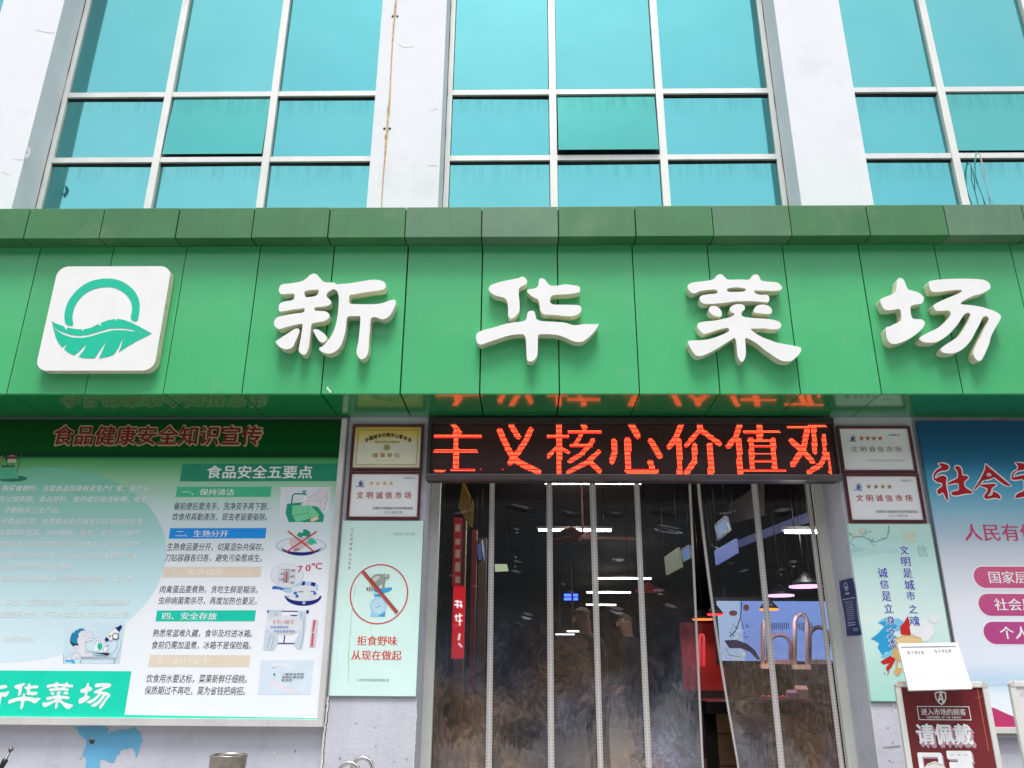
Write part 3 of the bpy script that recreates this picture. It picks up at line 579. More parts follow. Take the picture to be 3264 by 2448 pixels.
for body, cr, *b in [('购买食物时，注意食品包装有无生产厂家、生产日', q1, 15, 680, 1308, 735), ('是否过保质期，食品原料、营养成分是否标明，有无', q1, -75, 777, 1292, 830), ('不能购买三无产品。', q1, 35, 873, 530, 926), ('拆开食品包装，检查食品是否具有它应有的感官性', q1, -55, 970, 1256, 1026), ('能食用腐败变质、油脂酸败、霉变、生虫、污秽不', q1, -80, 1070, 1242, 1124), ('有异物或者其他感官性状异常的食品，若蛋白质类', q1, -110, 1170, 1224, 1226), ('油质脂类食品有嚎味，碳水化合物有发酵的气味', q1, -65, 1270, 1206, 1328), ('非正常沉淀物等等均不能食用。', q1, -170, 1370, 650, 1426), ('在校园周边无证摊贩处购买盒饭或食物，减少食', q1, -110, 1478, 1168, 1534),
        ('个人卫生，饭前便后洗手，自己的餐具洗净消', q3, -70, 162, 1140, 220), ('用器盛装食品，不在食堂乱扔垃圾防止蚊蝇', q3, -60, 268, 1124, 328), ('油煎食品。', q3, 25, 484, 295, 540)]:
    tx('lettering', body, cr, *b, Y2, M_SOFTW, NB, bold=.009, shear=.16)
    tx('lettering_shade', body, cr, b[0]+2.2, b[1]+3.0, b[2]+2.2, b[3]+3.0, Y1, M_SHAD, NB, shear=.16)
# teal block with the market name repeated
z0 = BZ0+.05
A = q3.w((1163, 803), YB); Bp = q3.w((1104, 1188), YB); Cc = q3.w((0, 799), YB)
o = link('teal_block', shape_mesh([[(BX0+.04, z0), (BX0+.04, A[1]), (A[0], A[1]), (Bp[0]-.003, Bp[1]), (BX1-.04, Bp[1]-.012), (BX1-.04, z0)]], Y1), NB, M_TREAL)
def small_char(k, box_):
    ls = LETTERS[k]; xs = [p[0] for l in ls for p in l]; ys = [p[1] for l in ls for p in l]
    (ax, az), (bx, bz) = q3.w((box_[0], box_[3]), Y2), q3.w((box_[2], box_[3]), Y2); tz = q3.w((box_[0], box_[1]), Y2)[1]
    sc = [LCROP[k].w(q, YF-LD) for l in ls for q in l]; X0, X1 = min(q[0] for q in sc), max(q[0] for q in sc); Z0, Z1 = min(q[1] for q in sc), max(q[1] for q in sc)
    loops = [[LCROP[k].w(q, YF-LD) for q in smooth_loop(l)] for l in ls]
    loops = [[(ax+(x-X0)/(X1-X0)*(bx-ax), az+(z-Z0)/(Z1-Z0)*(tz-az)) for x, z in l] for l in loops]
    link('lettering', shape_mesh(loops, Y2), NB, M_WHT)
small_char('xin', (-235, 905, 50, 1135)); small_char('hua', (60, 903, 342, 1137)); small_char('cai', (363, 897, 640, 1137)); small_char('chang', (682, 903, 958, 1137))
# illustrations
s1 = Crop(780, 1540, 7.9); s2 = Crop(820, 1760, 9.217); s3 = Crop(200, 1960, 10.055); s4 = Crop(0, 1420, 9.217)
G1, G2, G3 = ink('g1', (8, 150, 118)), ink('g2', (118, 210, 158)), ink('g3', (10, 120, 60))
SK = ink('skin', (226, 218, 224)); NV = ink('navy', (8, 20, 120)); LB = ink('lightblue', (170, 205, 230)); MB = ink('midblue', (40, 110, 190)); PALE = ink('palepaper', (222, 225, 232)); CHK = ink('meat', (205, 190, 192)); LG = ink('linegrey', (135, 140, 165))
S = stroke_poly
art('sink_picture', s1, [(PALE, [(910, 100), (2170, 95), (2120, 700), (870, 990)]),
  (G1, [(1060, 540), (1110, 515), (1400, 490), (1650, 545), (1850, 600), (2000, 810), (1970, 980), (1105, 980), (1030, 760)]),
  (G2, [(1198, 565), (1400, 550), (1650, 545), (1880, 800), (1860, 835), (1650, 890), (1350, 975), (1290, 970), (1190, 790)]),
  (G3, S([(1215, 825), (1575, 750), (1605, 600)], 9)), (G3, S([(1575, 750), (1655, 880)], 9)),
  (G1, S([(1175, 760), (1175, 560), (1205, 330), (1240, 280), (1290, 268), (1500, 270), (1545, 290), (1548, 310)], 38)), (G1, [(1470, 230), (1525, 230), (1530, 260), (1465, 260)]), (G1, S([(1450, 205), (1555, 205)], 34)),
  (M_WHT, [(1525, 310), (1560, 310), (1555, 430), (1480, 540), (1400, 540), (1490, 400)]),
  (SK, [(1560, 380), (1750, 290), (1950, 130), (2130, 100), (2060, 330), (1920, 420), (1700, 440)]), (SK, [(1480, 540), (1530, 440), (1920, 455), (2000, 420), (2100, 440), (2010, 690), (1900, 600), (1600, 560), (1400, 570)]),
  (LG, S([(1560, 378), (1610, 370), (1740, 290), (1860, 170), (1950, 135)], 7)), (LG, S([(1400, 540), (1530, 440), (1700, 445), (1920, 450)], 7)), (LG, S([(1740, 280), (1800, 320), (1850, 390)], 7)), (LG, S([(1920, 450), (1890, 560), (1930, 670), (2005, 690)], 7)), (LG, S([(2090, 430), (2030, 480), (2003, 690)], 7)), (LG, S([(2130, 140), (2070, 250), (2060, 330), (1920, 420)], 7)), (LG, S([(2060, 330), (2095, 435)], 7)), (NV, S([(1390, 550), (1410, 500), (1480, 500)], 14)),
  (ink('soap', (235, 190, 120)), [(1645, 930), (1680, 890), (1830, 840), (1870, 870), (1860, 910), (1730, 975), (1670, 970)]), (SK, [(1680, 930), (1700, 900), (1820, 862), (1850, 880), (1840, 900), (1720, 950)])], Y1, NB)
art('plate_picture', q2, [(LG, ell(1525, 1128, 263, 90)), (PALE, ell(1525, 1127, 256, 84)),
  (NV, ell(1525, 1135, 215, 96, 20, 15, 165)+ell(1525, 1120, 225, 75, 20, 165, 15)[::1]),
  (CHK, [(1398, 1038), (1450, 1045), (1520, 1030), (1590, 1070), (1640, 1095), (1600, 1130), (1545, 1150), (1490, 1185), (1450, 1190), (1420, 1140), (1400, 1100)]),
  (ink('meat2', (180, 150, 155)), [(1560, 1085), (1620, 1090), (1600, 1115), (1560, 1105)]), (ink('meat3', (150, 125, 130)), [(1440, 1165), (1500, 1150), (1520, 1165), (1460, 1188)]),
  (G1, [(1480, 1020), (1500, 985), (1545, 990), (1550, 950), (1580, 955), (1620, 980), (1625, 1015), (1600, 1040), (1560, 1020), (1520, 1040)]), (ink('leafg', (30, 190, 150)), [(1590, 1060), (1640, 1045), (1680, 1075), (1700, 1110), (1660, 1100), (1640, 1125), (1610, 1100)]),
  (M_RED, S([(1385, 972), (1672, 1196)], 15)), (M_RED, S([(1692, 975), (1366, 1196)], 15))], Y1, NB)
art('thermometer_picture', s2, [(LG, ell(880, 690, 480, 358)), (PALE, ell(880, 690, 474, 352)), (ink('card', (214, 214, 222)), [(630, 490), (1170, 485), (1115, 900), (570, 915)]),
  (M_BLK, S([(690, 502), (970, 502)], 9))]+[(ink('linedark', (90, 90, 95)), S([(800-i*4, 515+i*26), (965-i*3, 515+i*26)], 8)) for i in range(15)]+[(M_RED, S([(875, 580), (843, 895)], 34))], Y1, NB)
for body, *b in [('80', 1000, 505, 1110, 565), ('60', 965, 675, 1085, 740), ('40', 950, 865, 1070, 925), ('20', 680, 600, 790, 662), ('10', 655, 765, 765, 825)]: tx('lettering', body, s2, *b, Y2-.003, ink('linedark', (90, 90, 95)), NB, bold=.01)
for body, *b in [('7', 1180, 400, 1320, 595), ('0', 1410, 365, 1565, 560), ('°', 1590, 315, 1700, 395), ('C', 1700, 310, 1895, 505)]: tx('lettering', body, s2, *b, Y2, ink('crimson', (205, 40, 85)), NB, bold=.02)
art('pan_picture', s2, [(NV, ell(1350, 1300, 530, 275, 24, -4, 184)+ell(1350, 1290, 480, 150, 20, 184, -4)), (MB, [(435, 1090), (440, 1020), (510, 985), (600, 1010), (750, 1050), (1010, 1060), (1040, 1110), (1020, 1200), (850, 1195), (760, 1130), (640, 1090), (480, 1085)]),
  (LB, [(760, 1070), (1010, 1065), (1040, 1110), (1020, 1200), (850, 1195), (760, 1130)]), (PALE, ell(1370, 1240, 410, 190)), (LB, [(1030, 1000), (1290, 860), (1600, 870), (1790, 960), (1790, 1120), (1740, 1120), (1720, 1040), (1550, 985), (1290, 980), (1060, 1060)]), (NV, [(1300, 975), (1340, 855), (1410, 860), (1390, 975)]), (NV, [(1570, 980), (1590, 880), (1720, 900), (1690, 1010)]), (PALE, ell(1390, 1060, 340, 85)),
  (NV, S([(1200, 1165), (1350, 1165)], 22)), (NV, S([(1560, 1165), (1690, 1150)], 22)), (MB, ell(1120, 1200, 55, 45)), (MB, ell(1170, 1290, 50, 50)), (MB, ell(1690, 1210, 45, 50)), (LB, S([(1560, 1330), (1600, 1260)], 30)), (LB, [(1340, 1450), (1410, 1450), (1410, 1525), (1325, 1525)]), (NV, [(805, 1285), (850, 1290), (850, 1335), (805, 1335)]), (NV, [(1830, 1310), (1880, 1310), (1880, 1360), (1830, 1360)]), (LB, [(850, 1290), (940, 1270), (960, 1320), (850, 1335)])], Y1, NB)
art('curtain_picture', q4, [(NV, S([(1258, 270), (1610, 275)], 9)), (NV, ell(1261, 278, 8, 16)), (NV, ell(1610, 278, 12, 18)), (NV, S([(1460, 310), (1520, 310)], 10)),
  (ink('cloth', (202, 216, 226)), [(1268, 268), (1382, 270), (1370, 340), (1330, 420), (1350, 500), (1350, 560), (1310, 620), (1240, 620), (1215, 610), (1235, 450)]), (ink('cloth', (202, 216, 226)), [(1525, 270), (1600, 268), (1595, 420), (1560, 615), (1510, 600), (1485, 560), (1530, 480), (1545, 400)]),
  (PALE, ell(1405, 395, 165, 88)), (NV, S([(1408, 488), (1400, 555)], 10)), (NV, S([(1350, 557), (1495, 557)], 9)),
  (LG, S([(1290, 480), (1250, 600)], 4)), (LG, S([(1315, 490), (1290, 600)], 4)), (LG, S([(1580, 330), (1570, 520), (1545, 600)], 4)), (LG, S([(1555, 280), (1560, 330)], 4)), (LG, S([(1325, 280), (1345, 320)], 4)),
  (ink('cardpink', (215, 205, 212)), [(1652, 345), (1706, 350), (1680, 590), (1625, 588)]), (ink('rose', (205, 90, 105)), [(1662, 352), (1685, 352), (1665, 455), (1650, 455)]), (ink('rose', (205, 90, 105)), [(1650, 465), (1668, 465), (1660, 585), (1637, 585)])], Y1, NB)
tx('lettering', '5 C—60 C', q4, 1303, 346, 1490, 378, Y2-.004, ink('rosy', (225, 150, 155)), NB, bold=.02)
tx('lettering', '在该温度区间', q4, 1280, 400, 1436, 422, Y2-.004, MB, NB, bold=.01); tx('lettering', '内食品极易变质', q4, 1310, 438, 1498, 460, Y2-.004, MB, NB, bold=.01)
art('tap_picture', q4, [(ink('cardblue', (214, 228, 240)), [(1198, 708), (1668, 706), (1635, 1010), (1168, 1010)]), (ink('faint', (228, 234, 240)), S([(1290, 760), (1340, 735), (1480, 770)], 22)), (ink('faint2', (230, 222, 232)), S([(1280, 880), (1340, 930), (1500, 990)], 36)), (G1, ell(1316, 833, 9, 13)), (LG, S([(1300, 768), (1325, 770)], 5))], Y1, NB)
tx('lettering', '一般来说烹制', q4, 1380, 818, 1576, 838, Y2-.003, M_BLK, NB, bold=.01); tx('lettering', '饮用水是比较', q4, 1380, 844, 1574, 866, Y2-.003, M_BLK, NB, bold=.01); tx('lettering', '安全的', q4, 1378, 870, 1472, 892, Y2-.003, M_BLK, NB, bold=.01)
HAIR = ink('hair', (20, 130, 170)); HAIR2 = ink('hairdark', (5, 60, 85)); FACE = ink('face', (226, 224, 232))
art('eating_picture', s3, [(ink('cardblue2', (206, 227, 237)), [(60, 260), (2010, 290), (1830, 1560), (10, 1550)]),
  (PALE, [(90, 1380), (370, 1210), (500, 1160), (560, 1340), (500, 1410), (260, 1440), (90, 1440)]), (LG, S([(90, 1370), (360, 1210), (500, 1230)], 11)), (LG, S([(260, 1430), (500, 1400), (580, 1350)], 11)), (LG, S([(330, 1280), (270, 1400)], 9)), (LG, S([(420, 1350), (500, 1340)], 9)),
  (ink('cyanp', (0, 175, 235)), [(80, 1410), (160, 1450), (350, 1440), (410, 1550), (310, 1550), (270, 1500), (100, 1510)]),
  (FACE, [(520, 560), (640, 505), (720, 520), (805, 580), (870, 530), (935, 535), (940, 590), (920, 630), (1020, 700), (1010, 740), (880, 740), (790, 780), (730, 870), (720, 1000), (740, 1180), (770, 1260), (940, 1270), (990, 1290), (960, 1330), (860, 1350), (600, 1350), (500, 1240), (480, 1000)]),
  (LG, S([(640, 508), (720, 520), (805, 582), (870, 530), (935, 535), (940, 590), (920, 630), (1020, 700), (1010, 740), (880, 740), (790, 780), (730, 870), (720, 1000), (740, 1180), (775, 1260)], 9)), (LG, S([(490, 1200), (600, 1345), (920, 1350), (990, 1310), (960, 1260)], 9)),
  (HAIR, [(245, 740), (270, 640), (330, 540), (335, 600), (430, 470), (435, 510), (560, 425), (590, 440), (680, 425), (650, 460), (730, 480), (600, 510), (500, 600), (520, 690), (455, 790), (510, 980), (340, 1010), (250, 920), (230, 800)]), (HAIR2, [(232, 800), (300, 880), (400, 920), (500, 930), (512, 990), (420, 970), (345, 1010), (260, 930)]),
  (FACE, ell(430, 1060, 80, 85)), (LG, S([(390, 1020), (410, 1080), (450, 1040), (480, 1090)], 9)), (LG, ell(685, 650, 58, 60)), (M_WHT, ell(685, 650, 48, 50)), (LG, ell(715, 668, 10, 12)),
  (M_WHT, [(735, 880), (800, 785), (965, 745), (970, 790), (830, 840)]), (LG, S([(735, 885), (830, 840), (970, 790)], 8)), (M_WHT, [(770, 1220), (940, 1225), (935, 1265), (775, 1260)]), (LG, S([(750, 1205), (1010, 1215)], 9)), (LG, S([(760, 1110), (860, 1160), (1020, 1200)], 9)),
  (LG, ell(1125, 835, 95, 98)), (M_WHT, ell(1125, 835, 86, 89)), (LG, ell(1085, 820, 14, 30)), (LG, ell(1150, 840, 18, 30)), (M_WHT, [(1060, 930), (1150, 930), (1150, 1160), (1040, 1170), (1030, 1050)]), (ink('greenbright', (0, 190, 155)), [(1110, 980), (1150, 930), (1240, 915), (1270, 960), (1260, 1060), (1190, 1115), (1120, 1070)]), (M_WHT, ell(1075, 1135, 52, 42)),
  (M_WHT, [(1300, 1200), (1330, 1060), (1400, 1005), (1470, 1030), (1440, 1120), (1380, 1200)]), (LG, S([(1300, 1200), (1330, 1060), (1400, 1005), (1470, 1030), (1440, 1120), (1380, 1200)], 8)), (G3, S([(1390, 1000), (1470, 985)], 22)),
  (LB, [(990, 1215), (1530, 1220), (1440, 1300), (1060, 1290)]), (LG, S([(1000, 1215), (1530, 1222), (1440, 1300), (1060, 1290)], 7)), (LG, S([(1030, 1310), (1540, 1310), (1700, 1130), (1770, 950), (1750, 800)], 11)), (LG, S([(1820, 740), (1880, 850), (1860, 1050), (1740, 1310), (1785, 1320), (1780, 1380)], 11)),
  (LG, S([(580, 1362), (1760, 1375)], 12)), (LG, S([(600, 1390), (1750, 1412)], 12)), (LG, S([(610, 1390), (570, 1550)], 14)), (LG, S([(1680, 1410), (1640, 1560)], 18)), (LG, S([(40, 1240), (35, 1550)], 14)),
  (M_WHT, [(1395, 670), (1680, 410), (1820, 560), (1540, 840)]), (LG, S([(1395, 670), (1680, 410)], 9)), (LG, S([(1540, 840), (1610, 790)], 9)), (NV, [(1675, 405), (1760, 395), (1860, 320), (1915, 380), (1835, 490), (1820, 555)]), (NV, [(1350, 790), (1420, 700), (1500, 790), (1410, 865)]), (ink('ringdark', (5, 20, 60)), ell(1700, 685, 108, 108)), (M_WHT, ell(1700, 685, 82, 82)), (G1, S([(1485, 655), (1555, 710)], 26)), (G1, S([(1550, 650), (1490, 712)], 26))], Y1, NB, step=.00010)
art('steps_picture', s4, [(ink('pool', (15, 115, 95)), ell(350, 970, 450, 95, 24)), (ink('stepgreen', (80, 180, 140)), [(-400, 1000), (-400, 700), (40, 700), (70, 590), (430, 590), (430, 690), (470, 690), (445, 820), (500, 830), (510, 900), (550, 900), (545, 965), (590, 970)]), (ink('stepshade', (30, 100, 55)), [(60, 580), (430, 582), (428, 640), (40, 650)]),
  (M_BLK, S([(490, 820), (625, 300), (650, 220)], 17)), (M_BLK, [(600, 240), (650, 200), (680, 320), (640, 300)]), (M_BLK, [(200, 268), (510, 272), (485, 515), (180, 500)]), (ink('boxred', (120, 60, 62)), [(240, 280), (495, 282), (485, 400), (230, 400)]), (ink('boxpale', (190, 200, 170)), [(228, 400), (485, 400), (478, 508), (215, 505)]), (M_WHT, ell(345, 302, 14, 12)), (M_WHT, ell(390, 300, 14, 12)),
  (M_BLK, S([(150, 385), (205, 385)], 44)), (M_BLK, S([(490, 390), (550, 390)], 36)), (M_BLK, S([(240, 515), (210, 570)], 22)), (M_BLK, S([(355, 515), (385, 570)], 22)), (ink('figure', (120, 140, 70)), [(-60, 580), (-30, 350), (110, 280), (45, 420), (72, 560), (60, 585)]), (M_BLK, S([(40, 350), (120, 280)], 10))], Y1, NB)

# ================================================================ AWARD PLAQUES
def plaque(x0, x1, z0, z1, label, plate_m, Y=5.985, fw=.022):
    t = thing('award_plaque', label, 'plaque', ((x0+x1)/2, YW, z0), 'framed award plaques on the two door pillars')
    fr = box('frame', (x0, Y-.012, z1-fw), (x1, YW-.001, z1), t, M_WOODRED, bev=.004)
    box('frame', (x0, Y-.012, z0), (x1, YW-.001, z0+fw), t, M_WOODRED, bev=.004)
    box('frame', (x0, Y-.0115, z0+fw), (x0+fw, YW-.001, z1-fw), t, M_WOODRED, bev=.004)
    box('frame', (x1-fw, Y-.0115, z0+fw), (x1, YW-.001, z1-fw), t, M_WOODRED, bev=.004)
    box('plate', (x0+fw, Y, z0+fw), (x1-fw, YW-.001, z1-fw), t, plate_m)
    return t
def star(cx, cy, r): return [(cx+(r if i % 2 == 0 else r*.4)*math.sin(i*math.pi/5), cy-(r if i % 2 == 0 else r*.4)*math.cos(i*math.pi/5)) for i in range(10)]
c5 = Crop(1000, 1300, 2.765); c12 = Crop(2640, 1300, 3.545); YP = 5.983
def rect(cr, tl, tr, bl, br, Y):
    P = [cr.w(q, Y) for q in (tl, tr, bl, br)]
    return (P[0][0]+P[2][0])/2, (P[1][0]+P[3][0])/2, (P[2][1]+P[3][1])/2, (P[0][1]+P[1][1])/2
x0, x1, z0, z1 = rect(c5, (345, 148), (976, 145), (316, 552), (953, 553), YP)
t = plaque(x0, x1, z0, z1, 'brass coloured award plaque at the top of the left door pillar', M_GOLDPL)
M_GLINE = mat('engraved_gold', (.55, .42, .12), .35, metal=.6)
ip = .045
boxes('border', [((x0+ip, YP-.0015, z0+ip), (x1-ip, YP-.001, z0+ip+.004)), ((x0+ip, YP-.0015, z1-ip-.004), (x1-ip, YP-.001, z1-ip)), ((x0+ip, YP-.0015, z0+ip+.005), (x0+ip+.004, YP-.001, z1-ip-.005)), ((x1-ip-.004, YP-.0015, z0+ip+.005), (x1-ip, YP-.001, z1-ip-.005))], t, M_GLINE)
arc = '全国城市农贸中心联合会'
for i, ch in enumerate(arc):
    u = i/(len(arc)-1)*2-1; cx_ = 655+u*190; cy = 240+u*u*42
    tx('lettering', ch, c5, cx_-17, cy-19, cx_+17, cy+19, YP-.002, M_BLK, t, bold=.03)
tx('lettering', '零售市场专业委员会', c5, 537, 290, 755, 312, YP-.002, ink('brownish', (120, 95, 45)), t)
art('emblem', c5, [(M_GLINE, ell(644, 350, 28, 26)), (ink('goldpale', (220, 205, 150)), ell(644, 350, 22, 20)), (M_GLINE, ell(644, 350, 13, 12))], YP-.001, t)
tx('lettering', '理 事 单 位', c5, 515, 398, 757, 438, YP-.002, ink('copper', (190, 130, 80)), t, bold=.01)
tx('lettering', '编号：八五三九六七七六二', c5, 553, 458, 725, 468, YP-.002, M_GREY, t)
def white_plaque(cr, corners, label, stars, star_m, main_rgb, d, bird_rgb):
    """d: boxes of bird, stars, validity, main, committee, date in crop pixels"""
    x0, x1, z0, z1 = rect(cr, *corners, YP)
    t = plaque(x0, x1, z0, z1, label, M_WHITEPL)
    for (sx, sy, r) in stars: poly('star', cr, star(sx, sy, r), YP-.002, star_m, t)
    tx('lettering', '有效期二年', cr, *d['valid'], YP-.002, M_BLK if d.get('dark') else M_GREY, t, bold=.01)
    tx('lettering', '文 明 诚 信 市 场', cr, *d['main'], YP-.002, ink('main%d' % main_rgb[0], main_rgb), t, bold=.006)
    tx('lettering', '无锡市文明诚信市场评审委员会', cr, *d['comm'], YP-.002, d.get('cm', M_BLK), t, bold=.004)
    if 'date' in d: tx('lettering', d['dt'], cr, *d['date'], YP-.002, d.get('cm', M_BLK), t, bold=.004)
    bx, by, s = d['bird']; bm_ = ink('bird%d' % bird_rgb[2], bird_rgb)
    items = [(bm_, S([(bx-1.1*s, by+1.0*s), (bx-.3*s, by+.82*s), (bx+1.3*s, by+1.05*s)], .16*s)), (bm_, S([(bx-.1*s, by+.75*s), (bx+.05*s, by+.2*s), (bx-.25*s, by-.35*s)], .3*s))]
    for i in range(6):
        a = rad(-100+i*24); items.append((bm_, S([(bx+.25*s, by+.7*s), (bx+.25*s+.4*s*math.cos(a), by+.3*s+1.0*s*math.sin(a)*.7), (bx+.3*s+1.0*s*math.cos(a), by+.35*s+1.45*s*math.sin(a)*.9)], .13*s)))
    for i in range(7):
        a = rad(150+i*18); items.append((M_GREY, ell(bx-.1*s+1.35*s*math.cos(a), by+.15*s+1.35*s*math.sin(a), .07*s, .07*s, 6)))
    art('bird_emblem', cr, items, YP-.001, t, step=.0002)
    return t
white_plaque(c5, ((318, 562), (952, 558), (282, 985), (934, 985)), 'white award plaque dated 二〇一九, lower one on the left door pillar', [(509, 666, 20), (566, 667, 20), (624, 666, 20), (682, 666, 20)], mat('star_yellow', lin(240, 180, 40), .4), (190, 50, 60),
    {'bird': (405, 665, 30), 'valid': (790, 608, 893, 628), 'main': (375, 738, 858, 800), 'comm': (517, 872, 873, 896), 'date': (615, 908, 775, 932), 'dt': '二〇一九年二月'}, (60, 70, 130))
white_plaque(c12, ((82, 207), (918, 207), (165, 735), (1010, 735)), 'faded white award plaque with orange stars at the top of the right door pillar', [(378, 345, 30), (447, 345, 30), (517, 345, 30), (588, 345, 30)], mat('star_orange', lin(205, 90, 45), .4), (165, 160, 168),
    {'bird': (268, 345, 36), 'valid': (690, 298, 815, 318), 'main': (268, 435, 832, 500), 'comm': (450, 582, 875, 610), 'date': (570, 628, 760, 650), 'dt': '二〇一一年三月', 'cm': ink('vfaint', (205, 205, 208)), 'dark': 1}, (70, 80, 140))
white_plaque(c12, ((165, 742), (1018, 742), (240, 1298), (1112, 1298)), 'white award plaque dated 二〇一七, lower one on the right door pillar', [(458, 890, 30), (540, 890, 30), (617, 890, 30), (693, 892, 30)], mat('star_gold', lin(165, 140, 75), .4), (190, 85, 115),
    {'bird': (330, 890, 42), 'valid': (823, 808, 957, 834), 'main': (320, 980, 957, 1056), 'comm': (540, 1155, 1015, 1190), 'date': (680, 1204, 892, 1232), 'dt': '二〇一七年三月', 'cm': ink('mid', (95, 95, 100))}, (60, 105, 190))

# ================================================================ MINT BOARDS ON THE PILLARS
M_EDGE = mat('board_edge', (.10, .25, .18), .5)
YM = 5.985
x0, x1, z0, z1 = rect(c5, (258, 995), (968, 993), (0, 0), (0, 0), YM); x0 = c5.w((258, 995), YM)[0]; x1 = c5.w((968, 995), YM)[0]; z1 = c5.w((600, 994), YM)[1]; z0 = c6.w((500, 1022), YM)[1]
t = thing('pillar_poster', 'pale mint board on the left pillar with a raccoon in a red prohibition ring', 'poster', ((x0+x1)/2, YW, z0))
box('board', (x0, YM, z0), (x1, YW-.001, z1), t, M_MINT, bev=.001)
boxes('edge_trim', [((x0-.003, YM-.002, z0-.004), (x1+.003, YW-.002, z0-.0005)), ((x1+.0005, YM-.002, z0), (x1+.004, YW-.002, z1))], t, M_EDGE)
Yp = YM-.0008
R1 = ink('ringred', (205, 75, 85)); DISH = ink('dish', (60, 165, 220)); BODY = ink('scale', (165, 212, 232)); FUR = ink('fur', (150, 160, 150)); FUR2 = ink('furdark', (70, 75, 72)); FURL = ink('furlight', (205, 210, 200))
cx_, cz_ = T(1208, 1893, Yp)
def ring_at(name, cx, cz, r0, r1, Y, m, parent):
    n = 48; me = shape_mesh([[(cx+r*math.cos(2*math.pi*i/n), cz+r*math.sin(2*math.pi*i/n)) for i in range(n)] for r in (r1, r0)], Y); return link(name, me, parent, m)
ring_at('prohibition_ring', cx_, cz_, .207, .217, Yp, R1, t)
art('raccoon_picture', c6, [(DISH, [(520, 75), (690, 60), (695, 80), (660, 105), (600, 112), (540, 105)]), (BODY, S([(515, 118), (635, 118)], 9)), (DISH, [(540, 122), (600, 122), (600, 145), (535, 145)]), (BODY, [(512, 275), (632, 275), (632, 322), (494, 322)]), (DISH, [(590, 278), (630, 278), (630, 320), (570, 320)]), (BODY, ell(570, 228, 74, 76)), (ink('dial', (190, 226, 240)), ell(570, 228, 62, 64)), (M_LINE, S([(548, 242), (600, 222)], 5)), (M_LINE, S([(562, 203), (582, 203)], 4)),
  (FUR, [(497, 30), (500, -10), (520, -40), (550, -56), (590, -58), (625, -50), (640, -20), (632, 20), (628, 74), (606, 76), (602, 40), (585, 36), (578, 72), (548, 74), (520, 66)]), (FURL, [(520, -20), (560, -40), (590, -30), (560, 0), (530, 10)]), (FUR, ell(643, -30, 27, 24)), (FURL, ell(640, -38, 16, 9)), (FUR2, ell(634, -28, 7, 5)), (FUR2, ell(655, -26, 6, 5)), (FURL, ell(650, -16, 9, 8)), (M_BLK, ell(656, -14, 3, 3, 8)), (FUR, ell(624, -52, 7, 8)), (FUR, ell(662, -50, 6, 8)),
  (FURL, ell(500, 75, 32, 20)), (FUR2, S([(475, 62), (475, 88)], 11)), (FUR2, S([(497, 58), (497, 92)], 9)), (FUR2, S([(518, 62), (518, 90)], 8))], Yp, t, step=.00012)
o = poly('chopstick', c6, S([(425, -80), (735, 290)], 20), Yp-.0040, ink('stickred', (200, 70, 62)), t)
o = poly('chopstick', c6, S([(440, -88), (745, 278)], 9), Yp-.0044, ink('stickshade', (130, 40, 40)), t)
for body, cr, *b in [('拒食野味', c6, 380, 490, 738, 575), ('从现在做起', c6, 330, 617, 775, 705)]:
    tx('lettering', body, cr, *b, Yp, ink('redtext', (215, 45, 38)), t, bold=.016)
tx('lettering', '江阴市市场监督管理局 宣', c6, 382, 868, 665, 893, Yp, ink('greygreen', (130, 160, 155)), t, bold=.01)
tx('lettering', '紫金奖公益传播', c5, 703, 1098, 890, 1124, Yp, ink('palegreen', (160, 190, 185)), t)
for i, ch in enumerate('文明健康有你有我'):
    y = [1120, 1160, 1200, 1242, 1296, 1335, 1372, 1410][i]; x = 334-i*3.0
    tx('lettering', ch, c5, x-12, y-13, x+12, y+13, Yp, ink('brick', (195, 110, 95)), t)
tx('lettering', '大众', c5, 320, 1055, 353, 1072, Yp, ink('palegreen', (160, 190, 185)), t); tx('lettering', '卫生', c5, 320, 1073, 353, 1090, Yp, ink('palegreen', (160, 190, 185)), t)
M_STAIN = mat('green_stain', (.45, .52, .33), .8, var=.3)
flat_path('stain', c6, jag([(372, 40), (345, 200), (325, 420), (310, 650), (305, 830), (306, 900)], 5, 3), [random.uniform(1, 6) for _ in range(26)], Yp-.0004, M_STAIN, t)
flat_path('stain', c6, jag([(505, 390), (510, 480)], 5, 2), [random.uniform(1, 4) for _ in range(6)], Yp-.0004, M_STAIN, t)

c13 = Crop(2640, 1650, 3.545)
x0 = c13.w((212, 72), YM)[0]; x1 = c13.w((1152, 72), YM)[0]; z1 = c13.w((600, 69), YM)[1]; z0 = c14.w((500, 832), YM)[1]
t = thing('pillar_poster', 'pale mint board on the right pillar with blue brush calligraphy and a plum branch', 'poster', ((x0+x1)/2, YW, z0))
M_MINT2 = grad('mint_print', [(0, (200, 232, 222)), (.12, (188, 230, 224)), (.3, (205, 235, 230)), (.55, (220, 240, 236)), (1, (168, 222, 208))], z0, z1, coat=.2)
box('board', (x0, YM, z0), (x1, YW-.001, z1), t, M_MINT2, bev=.001)
boxes('edge_trim', [((x0-.003, YM-.002, z0-.004), (x1+.003, YW-.002, z0-.0005)), ((x1+.0005, YM-.002, z0), (x1+.004, YW-.002, z1))], t, M_EDGE)
BR = ink('branch', (110, 165, 145)); BL = ink('blossom', (225, 205, 190)); MT = ink('mountain', (165, 215, 212)); MT2 = ink('mountain2', (185, 224, 220))
